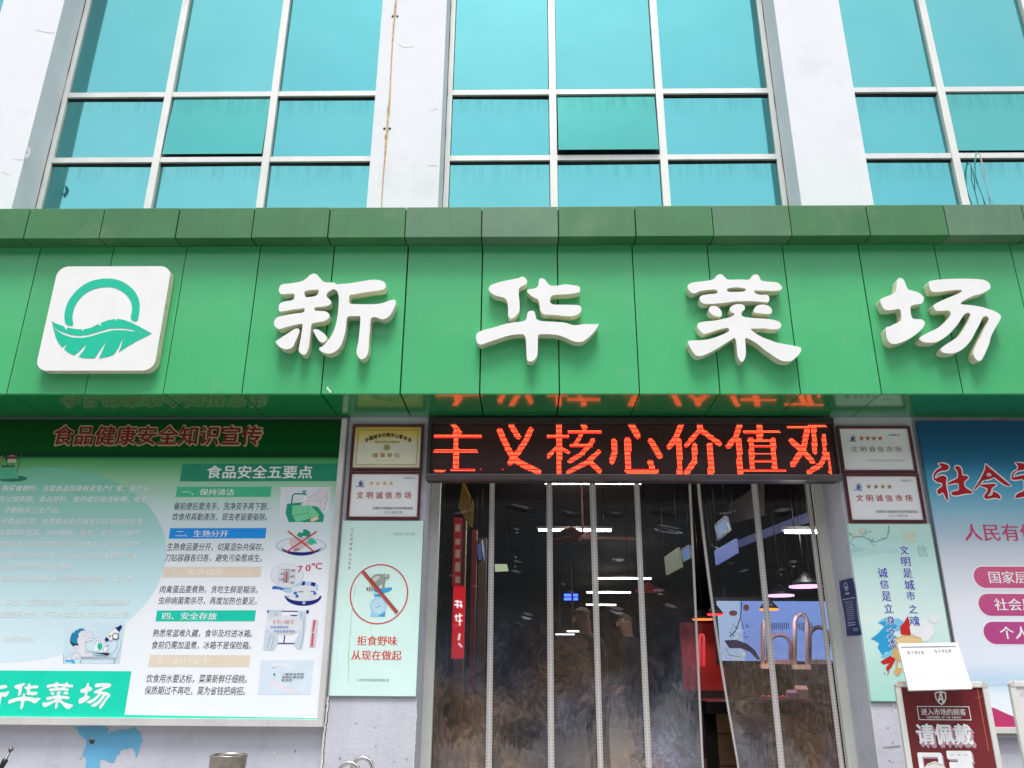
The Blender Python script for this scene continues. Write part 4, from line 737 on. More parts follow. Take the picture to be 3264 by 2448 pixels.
items = [(MT2, [(245, 330), (320, 300), (380, 330), (450, 340), (540, 370), (620, 345), (700, 335), (790, 365), (790, 400), (600, 400), (500, 410), (400, 440), (300, 450), (262, 430)]), (MT, [(250, 350), (300, 320), (350, 350), (420, 345), (400, 380), (270, 400)]),
  (BR, S([(225, 170), (300, 215), (400, 215), (450, 245), (530, 275), (620, 245), (670, 225), (675, 180), (690, 140), (680, 95)], 9)), (BR, S([(300, 210), (260, 260), (250, 290), (300, 320)], 6)), (BR, S([(380, 215), (430, 170), (490, 150)], 5)), (BR, S([(430, 170), (420, 120)], 4)), (BR, S([(470, 250), (500, 300), (530, 335)], 5)), (BR, S([(225, 130), (225, 90)], 4))]
for _ in range(34):
    u = random.random(); bx_, by_ = random.choice([(225+u*250, 170+u*70), (450+u*220, 250-u*20), (675, 100+u*120), (380+u*110, 215-u*70), (470+u*60, 250+u*90), (225+u*40, 100+u*140)])
    items.append((random.choice([BR, BR, BL]), ell(bx_+random.uniform(-12, 12), by_+random.uniform(-12, 12), random.uniform(4, 9), random.uniform(3, 7), 7)))
items += [(BL, ell(382, 150, 27, 24, 10)), (BL, ell(285, 195, 22, 22, 10))]
art('plum_branch', c13, items, Yp, t, step=.00015)
tx('lettering', '诚', c13, 842, 148, 1020, 280, Yp-.001, ink('creamtext', (222, 226, 190)), t, bold=.01)
tx('lettering', '信', c13, 1010, 312, 1135, 440, Yp-.001, ink('sagetext', (165, 205, 190)), t, bold=.01)
sb = ink('brushblue', (12, 62, 175)); sw = ink('halo', (235, 248, 246))
for ch, x, y, s_ in [('文', 868, 365, 50), ('明', 885, 495, 52), ('是', 905, 625, 52), ('城', 928, 758, 56), ('市', 940, 880, 50), ('之', 966, 1030, 48), ('魂', 985, 1165, 56), ('诚', 625, 620, 56), ('信', 642, 750, 50), ('是', 665, 885, 54), ('立', 690, 1020, 50), ('身', 712, 1160, 50), ('之', 725, 1300, 52)]:
    tx('lettering_halo', ch, c13, x-s_-7, y-s_-7, x+s_+7, y+s_+7, Yp-.001, sw, t, bold=.055, shear=.01)
    tx('lettering', ch, c13, x-s_, y-s_, x+s_, y+s_, Yp-.0022, sb, t, bold=.014, shear=.012)
tx('lettering_halo', '本', c14, 690, 110, 785, 250, Yp-.0042, sw, t, bold=.055); tx('lettering', '本', c14, 697, 118, 778, 242, Yp-.0052, sb, t, bold=.012)
SKYB = ink('splashblue', (40, 160, 215)); SKYB2 = ink('splashlight', (120, 200, 228)); GOLD = ink('jar', (215, 175, 110)); GOLD2 = ink('jarlight', (235, 205, 150)); RD = ink('brushred', (200, 30, 30))
items = [(SKYB2, [(560, -60), (640, -110), (800, -100), (860, -60), (820, 40), (700, 40)]), (SKYB, [(480, 130), (560, 70), (640, -20), (560, -50), (690, -80), (780, -20), (720, 60), (760, 100), (720, 200), (640, 160), (560, 170), (530, 150)]), (SKYB, [(600, 60), (720, 60), (720, 260), (640, 280), (620, 330), (560, 230)]), (SKYB2, [(590, 330), (720, 250), (720, 330), (640, 350)]),
  (RD, [(820, 80), (810, -10), (850, -50), (900, -130), (920, -60), (940, 20), (930, 90)]), (M_WHT, [(930, 60), (920, -10), (960, -80), (1090, -90), (1180, -20), (1200, 60), (1130, 150), (1060, 160), (1000, 110)]), (M_WHT, ell(1200, -100, 52, 50, 14)),
  (GOLD2, ell(910, 150, 152, 52, 24)), (GOLD, S([(760, 130), (850, 98), (940, 95), (1050, 125)], 14)), (GOLD, [(720, 250), (760, 130), (800, 300), (830, 380), (790, 390), (730, 330)]), (GOLD, [(735, 490), (800, 455), (835, 460), (830, 500), (790, 545), (760, 540)]), (GOLD, S([(770, 390), (775, 470)], 26)),
  (RD, [(590, 385), (700, 320), (760, 360), (730, 420), (650, 450), (700, 400), (620, 415)]), (RD, [(650, 455), (730, 400), (720, 440), (670, 500)]), (RD, S([(690, 490), (665, 540)], 7)), (RD, S([(640, 505), (630, 525)], 9))]
art('jar_picture', c14, items, Yp, t, step=.00015)

# navy leaflet taped on the inner face of the right pillar
XJ = 2.415-.003
P = [TX(*c13.p(q), XJ) for q in ((128, 716), (283, 680), (378, 1325), (218, 1337))]
M_NAVY = mat('navy_paper', lin(28, 45, 110), .5, var=.15, scale=6)
t = thing('leaflet', 'crumpled navy leaflet with white print taped to the inner face of the right pillar', 'leaflet', (XJ, P[3][0], P[3][1]))
n = 8; vs, fs = [], []
def lpnt(u, v, off=0.):
    a = [P[0][i]*(1-u)+P[1][i]*u for i in (0, 1)]; b = [P[3][i]*(1-u)+P[2][i]*u for i in (0, 1)]
    return (XJ-.004-.004*math.sin(u*3+v*7)-off, a[0]*(1-v)+b[0]*v, a[1]*(1-v)+b[1]*v)
for j in range(n+1):
    for i in range(n+1): vs.append(lpnt(i/n, j/n))
for j in range(n):
    for i in range(n): fs.append((j*(n+1)+i, j*(n+1)+i+1, (j+1)*(n+1)+i+1, (j+1)*(n+1)+i))
mesh('paper', vs, fs, t, M_NAVY)
vs, fs = [], []
rows = [(.34, .1, .95, .018), (.40, .2, .75, .012)]+[(.44+i*.034, .22, .76, .009) for i in range(9)]+[(.77, .2, .8, .014), (.81, .2, .8, .014), (.88, .55, .9, .012), (.91, .55, .9, .012)]
for (v, ua, ub, h) in rows:
    u = ua
    while u < ub:
        du = random.uniform(.04, .09); k = len(vs)
        vs += [lpnt(u, v, .003), lpnt(min(u+du, ub), v, .003), lpnt(min(u+du, ub), v+h, .003), lpnt(u, v+h, .003)]; fs.append((k, k+1, k+2, k+3)); u += du+.015
for a_ in range(16):
    t0, t1 = a_/16*6.283, (a_+1)/16*6.283; k = len(vs)
    vs += [lpnt(.5+.13*math.cos(t0), .13+.08*math.sin(t0), .003), lpnt(.5+.13*math.cos(t1), .13+.08*math.sin(t1), .003), lpnt(.5+.09*math.cos(t1), .13+.065*math.sin(t1), .003), lpnt(.5+.09*math.cos(t0), .13+.065*math.sin(t0), .003)]; fs.append((k, k+1, k+2, k+3))
k = len(vs); vs += [lpnt(.42, .13, .003), lpnt(.58, .13, .003), lpnt(.5, .19, .003)]; fs.append((k, k+1, k+2))
k = len(vs); vs += [lpnt(.35, .24, .003), lpnt(.62, .24, .003), lpnt(.62, .27, .003), lpnt(.35, .27, .003)]; fs.append((k, k+1, k+2, k+3))
mesh('printed_lines', vs, fs, t, ink('leafprint', (200, 208, 225)))

# ================================================================ BLUE PROPAGANDA BOARD (right)
YR = 5.975
t = thing('notice_board', 'large blue to white notice board right of the pillars with red calligraphy and pink pills', 'notice board', (4.6, 6.0, 1.08))
RX0, RX1, RZ0, RZ1 = 3.072, 6.18, 1.085, 3.335
M_PR2 = grad('blue_print', [(0, (34, 88, 122)), (.12, (46, 114, 154)), (.20, (84, 168, 204)), (.30, (150, 196, 216)), (.42, (205, 212, 224)), (.6, (228, 230, 238)), (.78, (226, 232, 244)), (.84, (190, 215, 235)), (.88, (226, 236, 246)), (1, (238, 242, 248))], RZ0+.05, RZ1, coat=.03, xamp=.02)
box('print_sheet', (RX0, YR, RZ0+.04), (RX1, YR+.02, RZ1), t, M_PR2)
box('bottom_rail', (RX0, YR-.012, RZ0), (RX1, YW+.025, RZ0+.04), t, M_ALU, bev=.003)
Ya, Yb_ = YR-.001, YR-.0020
RT = grad('red_brush', [(0, (190, 35, 50)), (.5, (170, 30, 45)), (1, (110, 20, 50))], 2.38, 2.86, coat=.2)
she1 = [(1240,625),(1310,628),(1360,650),(1365,690),(1330,708),(1270,712),(1225,742),(1202,785),(1215,800),(1255,775),(1300,762),(1335,780),(1340,800),(1328,835),(1335,900),(1350,960),(1356,1020),(1352,1060),(1325,1015),(1302,955),(1275,962),(1245,985),(1230,940),(1245,915),(1290,890),(1285,848),(1240,842),(1195,815),(1185,778),(1200,730),(1240,690),(1285,672),(1265,650)]
she2 = [(1440,655),(1478,660),(1505,690),(1515,770),(1570,765),(1585,795),(1530,835),(1545,900),(1600,930),(1645,965),(1540,970),(1450,992),(1400,985),(1385,960),(1420,942),(1480,935),(1475,850),(1420,852),(1350,872),(1358,845),(1430,812),(1470,790),(1465,720),(1432,680)]
hui1 = [(1775,630),(1815,670),(1900,740),(2000,825),(2075,885),(2010,882),(1900,805),(1812,722),(1780,775),(1720,855),(1665,922),(1643,918),(1700,840),(1748,750),(1775,690)]
hui2 = [(1750,815),(1790,775),(1860,768),(1856,795),(1800,812)]
hui3 = [(1722,885),(1730,868),(1800,862),(1890,856),(1897,878),(1850,900),(1832,960),(1792,1003),(1862,985),(1853,945),(1905,958),(1948,1000),(1942,1033),(1890,1012),(1800,1032),(1768,1022),(1760,990),(1800,945),(1802,908)]
zh1 = [(2110,620),(2180,622),(2240,640),(2260,680),(2212,700),(2130,712),(2095,750),(2085,790),(2130,775),(2300,740),(2420,730),(2420,760),(2280,790),(2290,930),(2480,930),(2480,975),(2300,985),(2115,1025),(2112,1000),(2140,965),(2220,940),(2215,800),(2120,815),(2075,812),(2068,770),(2090,725),(2150,690),(2140,650)]
def halo(pts, d):
    a = sum(pts[i][0]*pts[(i+1) % len(pts)][1]-pts[(i+1) % len(pts)][0]*pts[i][1] for i in range(len(pts)))
    sg = 1 if a > 0 else -1; out = []
    for i in range(len(pts)):
        p, q, r = pts[i-1], pts[i], pts[(i+1) % len(pts)]
        d1 = (q[0]-p[0], q[1]-p[1]); d2 = (r[0]-q[0], r[1]-q[1]); l1, l2 = math.hypot(*d1) or 1, math.hypot(*d2) or 1
        nx, ny = d1[1]/l1+d2[1]/l2, -d1[0]/l1-d2[0]/l2; l = math.hypot(nx, ny) or 1
        out.append((q[0]+sg*nx/l*d, q[1]+sg*ny/l*d))
    return out
for lp in (she1, she2, hui1, hui2, hui3, zh1):
    art('calligraphy_halo', c12, [(M_WHT, smooth_loop(halo(lp, 15), 1))], Ya, t)
for lp in (she1, she2, hui1, hui2, hui3, zh1): poly('calligraphy', c12, lp, Yb_, RT, t, sm=1)
PK = grad('pink_text', [(0, (205, 75, 115)), (1, (170, 60, 110))], 2.2, 2.42)
tx('lettering', '人民有信仰', c13, 1552, 70, 2600, 262, Yb_, PK, t, bold=.012)
M_PILL = grad('pill_print', [(0, (208, 96, 134)), (1, (180, 74, 134))], 1.8, 2.2)
def pill(xl_, yt, yb, body, tb):
    cr = c13; A = cr.w((xl_, yt), Ya); Bz = cr.w((xl_, yb), Ya)[1]; R_ = (A[1]-Bz)/2; cxx = cr.w((xl_, (yt+yb)/2), Ya)[0]+R_; cz = (A[1]+Bz)/2
    def shape(r): return [(cxx-(r)*math.sin(rad(a)), cz+r*math.cos(rad(a))) for a in range(0, 181, 12)]+[(cxx+1.0+r*math.sin(rad(a)), cz-r*math.cos(rad(a))) for a in range(0, 181, 12)]
    link('pill_outline', shape_mesh([shape(R_+.008)], Ya+.0003), t, M_WHT)
    link('pill', shape_mesh([shape(R_)], Ya-.0005), t, M_PILL)
    tx('lettering', body, cr, *tb, Yb_-.0005, M_WHT, t, bold=.014)
pill(1645, 552, 793, '国家层面', (1828, 605, 2420, 742)); pill(1700, 860, 1108, '社会层面', (1890, 912, 2510, 1050)); pill(1757, 1175, 1428, '个人层面', (1952, 1230, 2620, 1372))
art('skyline_picture', c14, [(ink('skyfaint', (196, 218, 238)), [(1600, 620), (1700, 585), (1850, 600), (2000, 560), (2100, 600), (2212, 575), (2400, 600), (2400, 650), (1800, 650)]), (ink('roofpink', (190, 50, 105)), [(1700, 810), (1790, 880), (1900, 920), (2040, 985), (2400, 1120), (2400, 1170), (1860, 1170), (1780, 1170)]), (ink('rooflight', (232, 170, 195)), [(1780, 1165), (2500, 1165), (2500, 1180), (1790, 1180)]), (ink('greybase', (140, 140, 140)), [(1780, 1183), (2500, 1183), (2500, 1238), (1790, 1240)])], Ya, t)

# ================================================================ DOOR FRAME AND STRIP CURTAIN
YC0 = 6.37
t = thing('door_frame', 'plain white metal door frame between the two grey pillars', 'door frame', (.82, YC0, .1))
M_FRAME = mat('cream_metal', (.66, .67, .62), .45, var=.08, streak=.2)
box('jamb', (-.775, YC0-.01, .1), (-.70, YC0+.05, 2.98), t, M_FRAME, bev=.003)
box('jamb', (2.345, YC0-.01, .1), (2.415, YC0+.05, 2.98), t, M_FRAME, bev=.003)
box('header', (-.775, YC0-.01, 2.98), (2.415, YC0+.05, 3.06), t, M_FRAME, bev=.003)
YV = 6.43
FL = .42                                     # floor level of the hall
m, nt, b = new_mat('clear_pvc'); L = nt.links.new
geo = N(nt, 'ShaderNodeNewGeometry'); sp = N(nt, 'ShaderNodeSeparateXYZ'); L(geo.outputs['Position'], sp.inputs[0])
tr = N(nt, 'ShaderNodeBsdfTransparent'); tr.inputs[0].default_value = (.80, .80, .82, 1)
df = N(nt, 'ShaderNodeBsdfDiffuse'); nc = N(nt, 'ShaderNodeTexNoise', i_Scale=1.1, i_Detail=3.); L(geo.outputs['Position'], nc.inputs['Vector'])
ncr = N(nt, 'ShaderNodeMapRange'); ncr.inputs[1].default_value = .42; ncr.inputs[2].default_value = .58; L(nc.outputs[0], ncr.inputs[0])
ncm = N(nt, 'ShaderNodeMix', data_type='RGBA'); L(ncr.outputs[0], ncm.inputs[0]); ncm.inputs[6].default_value = (.50, .34, .24, 1); ncm.inputs[7].default_value = (.33, .34, .45, 1); L(ncm.outputs[2], df.inputs[0])
mp = N(nt, 'ShaderNodeMapping'); mp.inputs['Scale'].default_value = (1, 1, .8); L(geo.outputs['Position'], mp.inputs[0])
n1 = N(nt, 'ShaderNodeTexNoise', i_Scale=1.6, i_Detail=8., i_Roughness=.72, i_Distortion=.6); L(mp.outputs[0], n1.inputs['Vector'])
zr = N(nt, 'ShaderNodeMapRange'); zr.inputs[1].default_value = 2.1; zr.inputs[2].default_value = .9; zr.inputs[3].default_value = .0; zr.inputs[4].default_value = 1.0; L(sp.outputs[2], zr.inputs[0])
nr = N(nt, 'ShaderNodeMapRange'); nr.inputs[1].default_value = .36; nr.inputs[2].default_value = .72; nr.inputs[3].default_value = .1; L(n1.outputs[0], nr.inputs[0])
n3 = N(nt, 'ShaderNodeTexNoise', i_Scale=9., i_Detail=9., i_Roughness=.8, i_Distortion=2.2); L(mp.outputs[0], n3.inputs['Vector'])
nr3 = N(nt, 'ShaderNodeMapRange'); nr3.inputs[1].default_value = .42; nr3.inputs[2].default_value = .75; nr3.inputs[3].default_value = .35; nr3.inputs[4].default_value = 1.5; L(n3.outputs[0], nr3.inputs[0])
mu = N(nt, 'ShaderNodeMath', operation='MULTIPLY'); L(zr.outputs[0], mu.inputs[0]); L(nr.outputs[0], mu.inputs[1])
mu2 = N(nt, 'ShaderNodeMath', operation='MULTIPLY'); L(mu.outputs[0], mu2.inputs[0]); L(nr3.outputs[0], mu2.inputs[1])
ad = N(nt, 'ShaderNodeMath', operation='ADD'); ad.inputs[1].default_value = .012; L(mu2.outputs[0], ad.inputs[0]); ad.use_clamp = True
m1 = N(nt, 'ShaderNodeMixShader'); L(ad.outputs[0], m1.inputs[0]); L(tr.outputs[0], m1.inputs[1]); L(df.outputs[0], m1.inputs[2])
gl = N(nt, 'ShaderNodeBsdfGlossy'); gl.inputs['Roughness'].default_value = .02
fr = N(nt, 'ShaderNodeFresnel'); fr.inputs[0].default_value = 2.15
m2 = N(nt, 'ShaderNodeMixShader'); L(fr.outputs[0], m2.inputs[0]); L(m1.outputs[0], m2.inputs[1]); L(gl.outputs[0], m2.inputs[2])
mpb = N(nt, 'ShaderNodeMapping'); mpb.inputs['Scale'].default_value = (38, 38, 2.0); L(geo.outputs['Position'], mpb.inputs[0])
nb = N(nt, 'ShaderNodeTexNoise', i_Scale=1., i_Detail=2.5, i_Distortion=1.2); L(mpb.outputs[0], nb.inputs['Vector'])
bp = N(nt, 'ShaderNodeBump'); bp.inputs['Strength'].default_value = .26; bp.inputs['Distance'].default_value = .02; L(nb.outputs[0], bp.inputs['Height'])
L(bp.outputs[0], gl.inputs['Normal']); L(bp.outputs[0], fr.inputs['Normal'])
L(m2.outputs[0], nt.nodes['Material Output'].inputs[0]); nt.nodes.remove(b)
M_PVC = m
# magnetic edge tape with woven teeth
m, nt, b = new_mat('magnet_tape'); L = nt.links.new
geo = N(nt, 'ShaderNodeNewGeometry'); wv = N(nt, 'ShaderNodeTexWave', wave_type='BANDS', bands_direction='Z'); wv.inputs['Scale'].default_value = 14; wv.inputs['Distortion'].default_value = .3; L(geo.outputs['Position'], wv.inputs['Vector'])
rc = N(nt, 'ShaderNodeMix', data_type='RGBA'); rc.inputs[6].default_value = (.44, .41, .39, 1); rc.inputs[7].default_value = (.66, .63, .61, 1); L(wv.outputs[0], rc.inputs[0]); L(rc.outputs[2], b.inputs['Base Color'])
b.inputs['Roughness'].default_value = .6; M_TAPE = m
M_TAPE2 = mat('tape_core', (.72, .69, .67), .5, var=.1)
CT = thing('strip_curtain', 'clear PVC strip curtain with pale magnetic edge tapes, parted right of the middle', 'curtain', (.8, YV, FL))
zt, zb = 2.97, FL+.03
box('hanging_rail', (-.70, YV-.02, zt-.01), (2.345, YV+.05, zt+.05), CT, M_BLACK)
bands = []
for (p0, p1) in [((1561, 1548), (1577, 1568)), ((1742, 1746.5), (1760, 1767)), ((1878, 1905), (1898, 1923)), ((2020, 2057.7), (2037, 2077.5)), ((2195, 2236), (2202, 2243)), ((2221, 2350), (2230, 2356)), ((2394, 2481), (2412, 2501))]:
    xs = (T(p0[0], 1540, YV)[0], T(p1[0], 1540, YV)[0]); xe = (T(p0[1], 2448, YV)[0], T(p1[1], 2448, YV)[0]); bands.append((xs, xe))
def xlerp(a, b, z, lift=False):
    v = min(1, max(0, (2.96-z)/(2.96-.82)))
    if lift: v = v**1.7*1.0
    return a*(1-v)+b*v+(b-a)*0
def sheet(fx0, fx1, y0, seed, name='strip'):
    nx, nz = 22, 210; rs = random.Random(seed); ph = [rs.uniform(0, 6) for _ in range(6)]
    dents = [(rs.uniform(.12, .88), rs.uniform(1.75, 2.68), rs.uniform(.02, .06), rs.uniform(.009, .020), rs.uniform(-.006, .009)) for _ in range(11)]
    dents += [(.5, 2.70+rs.uniform(-.04, .04), .16, .012, .006)]
    vs, fs = [], []
    for j in range(nz+1):
        z = zt+(zb-zt)*j/nz; a, b2 = fx0(z), fx1(z)
        for i in range(nx+1):
            u = i/nx; e = math.sin(math.pi*u)
            d = e*(.012*math.sin(z*2.2+ph[0]+u)+.0016*math.sin(z*9+ph[1]-3*u)+.006*math.sin(u*5+ph[3]+z*1.2))*min(1, (zt-z)*2.2)
            for (du, dz, wx, wz, am) in dents:
                qx, qz = (u-du)*abs(b2-a)/wx, (z-dz-.02*math.sin(u*6+ph[4]))/wz
                if abs(qx) < 3 and abs(qz) < 3: d += am*e*math.exp(-.5*(qx*qx+qz*qz))
            vs.append((a+(b2-a)*u, y0+d, z))
    for j in range(nz):
        for i in range(nx): k = j*(nx+1)+i; fs.append((k, k+nx+1, k+nx+2, k+1))
    return mesh(name, vs, fs, CT, M_PVC, smooth=True)
def tape(fx0, fx1, y0, n=30):
    vs, fs = [], []
    for j in range(n+1):
        z = zt+(zb-zt)*j/n; a, b2 = fx0(z), fx1(z); w_ = (b2-a)
        for u, y in ((0, 0), (0, -.006), (.36, -.006), (.4, -.010), (.6, -.010), (.64, -.006), (1, -.006), (1, 0)): vs.append((a+w_*u, y0+y, z))
    for j in range(n):
        for i in range(7): k = j*8+i; fs.append((k, k+8, k+9, k+1))
    mi = [1 if i in (2, 3, 4) else 0 for j in range(n) for i in range(7)]
    return mesh('magnet_tape', vs, fs, CT, [M_TAPE, M_TAPE2], mi=mi)
F = lambda a, b, lift=False: (lambda z: xlerp(a, b, z, lift))
bf = [(F(b[0][0], b[1][0], i == 5), F(b[0][1], b[1][1], i == 5)) for i, b in enumerate(bands)]
for i, (f0, f1) in enumerate(bf): tape(f0, f1, YV-.004-.003*(i % 2))
edges = [(F(-.698, -.698), bf[0][0]), (bf[0][1], bf[1][0]), (bf[1][1], bf[2][0]), (bf[2][1], bf[3][0]), (bf[3][1], bf[4][0]), (bf[5][1], bf[6][0]), (bf[6][1], F(2.335, 2.335))]
for i, (f0, f1) in enumerate(edges): sheet(lambda z, f=f0: f(z)-.006, lambda z, f=f1: f(z)+.006, YV+.004+.004*(i % 2), 11+i)
tape(F(2.300, 2.300), F(2.335, 2.335), YV-.004)

# ================================================================ MARKET HALL INSIDE
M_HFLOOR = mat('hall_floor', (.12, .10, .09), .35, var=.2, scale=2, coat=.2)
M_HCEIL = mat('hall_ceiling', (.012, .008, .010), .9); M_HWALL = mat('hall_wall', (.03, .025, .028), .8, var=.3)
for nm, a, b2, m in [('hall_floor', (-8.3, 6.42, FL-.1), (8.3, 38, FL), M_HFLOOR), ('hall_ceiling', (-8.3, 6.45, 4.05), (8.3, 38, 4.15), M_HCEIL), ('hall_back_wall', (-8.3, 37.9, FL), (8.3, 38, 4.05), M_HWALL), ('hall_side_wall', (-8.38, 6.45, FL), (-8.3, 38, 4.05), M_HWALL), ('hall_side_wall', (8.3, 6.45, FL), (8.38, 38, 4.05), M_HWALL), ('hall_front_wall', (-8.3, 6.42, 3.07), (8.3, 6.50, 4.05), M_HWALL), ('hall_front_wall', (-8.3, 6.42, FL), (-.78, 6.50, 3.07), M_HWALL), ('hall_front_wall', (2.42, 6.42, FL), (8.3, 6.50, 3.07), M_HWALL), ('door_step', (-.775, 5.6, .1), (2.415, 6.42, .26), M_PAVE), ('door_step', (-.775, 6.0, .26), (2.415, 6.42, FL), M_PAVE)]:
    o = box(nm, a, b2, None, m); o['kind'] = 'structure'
M_TUBE = emit('tube_light', (.95, 1, .98), 22)
M_TUBEW = emit('tube_light_warm', (1, .95, .75), 14)
def tube_light(p0, p1, Y, label, m=M_TUBE, r=.018):
    a, b2 = T(*p0, Y), T(*p1, Y); zc = (a[1]+b2[1])/2
    t = thing('tube_light', label, 'ceiling light', ((a[0]+b2[0])/2, Y, 4.05), 'fluorescent tubes hanging in the dark hall')
    box('housing', (a[0]-.03, Y-.03, zc+r), (b2[0]+.03, Y+.03, zc+r+.035), t, mat('tube_housing', (.25, .25, .25), .5))
    tube('tube', [(a[0], Y, zc), (b2[0], Y, zc)], r, t, m, n=8)
    tl = bpy.data.lights.new('tube_glow', 'POINT'); tl.energy = 9 if Y < 13 else 6; tl.color = (1, .97, .9); tl.shadow_soft_size = .15
    to = bpy.data.objects.new('tube_glow', tl); C.objects.link(to); to.parent = t; to.location = (0, 0, zc-.06-4.05)
    for x in (a[0]+.1, b2[0]-.1): tube('hanger', [(x, Y, zc+r+.03), (x, Y, 4.06)], .006, t, M_BLACK, n=5)
tube_light((1738, 1539), (1880, 1539), 8.6, 'nearest fluorescent tube just under the LED ticker, left of the pair')
tube_light((1892, 1539), (2042, 1539), 8.6, 'nearest fluorescent tube just under the LED ticker, right of the pair')
tube_light((1718, 1690), (1947, 1690), 11.8, 'fluorescent tube shining behind the ceiling fan')
tube_light((1905, 1844), (2075, 1844), 18.5, 'warm fluorescent tube at mid height left of the curtain gap', M_TUBEW)
tube_light((1871, 1888), (2010, 1889), 23, 'thin far fluorescent tube above the head of the nearer man', M_TUBE)
tube_light((1869, 1928), (1963, 1928), 27, 'warm far fluorescent tube just above the head of the nearer man', M_TUBEW)
tube_light((2502, 1695), (2610, 1695), 8.5, 'fluorescent tube at the right over the arches, rightmost in the hall')
# ceiling fan
t = thing('ceiling_fan', 'dark red brown ceiling fan in the hall in front of a fluorescent tube', 'fan', (T(1858, 1715, 10)[0], 10, 4.05))
fx, fz = T(1858, 1712, 10); M_FAN = mat('fan_brown', (.30, .12, .10), .5, demit=None)
tube('motor', [(fx, 10, fz-.05), (fx, 10, fz-.03), (fx, 10, fz+.04), (fx, 10, fz+.06)], .1, t, M_FAN, n=16, rs=[.06, .11, .11, .05])
tube('rod', [(fx, 10, fz+.05), (fx, 10, 4.05)], .015, t, M_FAN, n=6)
for a in (8, 128, 248):
    c_, s_ = math.cos(rad(a)), math.sin(rad(a)); vs = []
    for r_, w_ in ((.1, .05), (.66, .07)):
        for q in (-1, 1):
            for dz in (0, .01): vs.append((fx+c_*r_-s_*w_*q, 10+s_*r_+c_*w_*q, fz+q*.022+dz))
    mesh('blade', vs, [(0, 2, 3, 1), (4, 5, 7, 6), (0, 1, 5, 4), (2, 6, 7, 3), (0, 4, 6, 2), (1, 3, 7, 5)], t, M_FAN)
# hanging boards, the coloured ones with a glow put into their colour
def slab(name, label, cat, pts, Ys, m, rim=None, thick=.03, group=None):
    """thin hanging board given by corners in the photo and their own distances; hangs on two rods"""
    P = [Vector((T(*p, Y)[0], Y, T(*p, Y)[1])) for p, Y in zip(pts, Ys)]
    t = thing(name, label, cat, P[0], group)
    nrm = (P[1]-P[0]).cross(P[3]-P[0]).normalized()*thick
    if nrm.y > 0: nrm = -nrm
    mesh('board', P+[p-nrm for p in P], [(0, 1, 2, 3), (7, 6, 5, 4), (0, 4, 5, 1), (1, 5, 6, 2), (2, 6, 7, 3), (3, 7, 4, 0)], t, m)
    if rim:
        for i in range(4): tube('rim', [P[i], P[(i+1) % 4]], .014, t, rim, n=6)
    for p in (P[0], P[1]): tube('hanger', [p, (p.x, p.y, 4.05)], .006, t, M_BLACK, n=5)
    return t, P
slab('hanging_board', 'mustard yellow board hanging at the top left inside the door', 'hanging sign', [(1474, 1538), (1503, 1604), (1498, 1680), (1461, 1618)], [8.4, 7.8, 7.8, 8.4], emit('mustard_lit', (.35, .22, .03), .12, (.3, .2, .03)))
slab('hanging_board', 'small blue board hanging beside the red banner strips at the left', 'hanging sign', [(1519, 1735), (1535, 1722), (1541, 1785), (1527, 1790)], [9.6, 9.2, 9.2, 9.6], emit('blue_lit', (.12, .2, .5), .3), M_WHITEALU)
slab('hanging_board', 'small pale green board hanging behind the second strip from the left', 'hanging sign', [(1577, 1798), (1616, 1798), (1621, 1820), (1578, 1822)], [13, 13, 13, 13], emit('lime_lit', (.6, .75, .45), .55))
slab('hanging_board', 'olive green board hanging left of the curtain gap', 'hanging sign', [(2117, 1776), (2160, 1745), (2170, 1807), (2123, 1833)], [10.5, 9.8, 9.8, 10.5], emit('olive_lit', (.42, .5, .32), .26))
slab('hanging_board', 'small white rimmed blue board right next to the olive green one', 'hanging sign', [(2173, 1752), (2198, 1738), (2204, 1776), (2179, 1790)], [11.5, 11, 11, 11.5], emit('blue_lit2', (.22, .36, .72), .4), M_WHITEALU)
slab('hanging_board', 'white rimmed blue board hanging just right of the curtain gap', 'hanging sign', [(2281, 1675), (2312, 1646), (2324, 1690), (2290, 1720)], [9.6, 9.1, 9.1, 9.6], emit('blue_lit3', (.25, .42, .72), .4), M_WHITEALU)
t, P = slab('shop_sign', 'dark stall sign with tall gold characters high on the right of the hall', 'shop sign', [(2325, 1612), (2446, 1530), (2446, 1640), (2330, 1672)], [11, 8.2, 8.2, 11], mat('dark_sign', (.03, .018, .015), .5))
for i, ch in enumerate('方阁小肉'):
    u0 = .06+.245*i; pa, pb = P[0], P[1]; pc, pd = P[3], P[2]
    def fn(x, z, u0=u0):
        u = u0+x*.19; tp, bt = pa.lerp(pb, u), pc.lerp(pd, u); q = bt.lerp(tp, .08+z*.84); return (q.x-.012, q.y-.02, q.z)
    text_at('lettering', ch, 0, 0, 1, 1, 0, emit('gold_lit', (1, .55, .06), .8), t, fn=fn)
slab('light_box', 'tilted blue lit panel with a branch print above the arches', 'light panel', [(2276, 1756), (2343, 1717), (2347, 1762), (2281, 1801)], [10.2, 9.5, 9.5, 10.2], emit('blue_panel', (.22, .28, .75), .42))
slab('light_box', 'long dim blue beam panel running up towards the right of the hall', 'light panel', [(2350, 1722), (2580, 1630), (2585, 1660), (2352, 1745)], [10.5, 8.6, 8.6, 10.5], emit('blue_beam', (.10, .12, .42), .2))
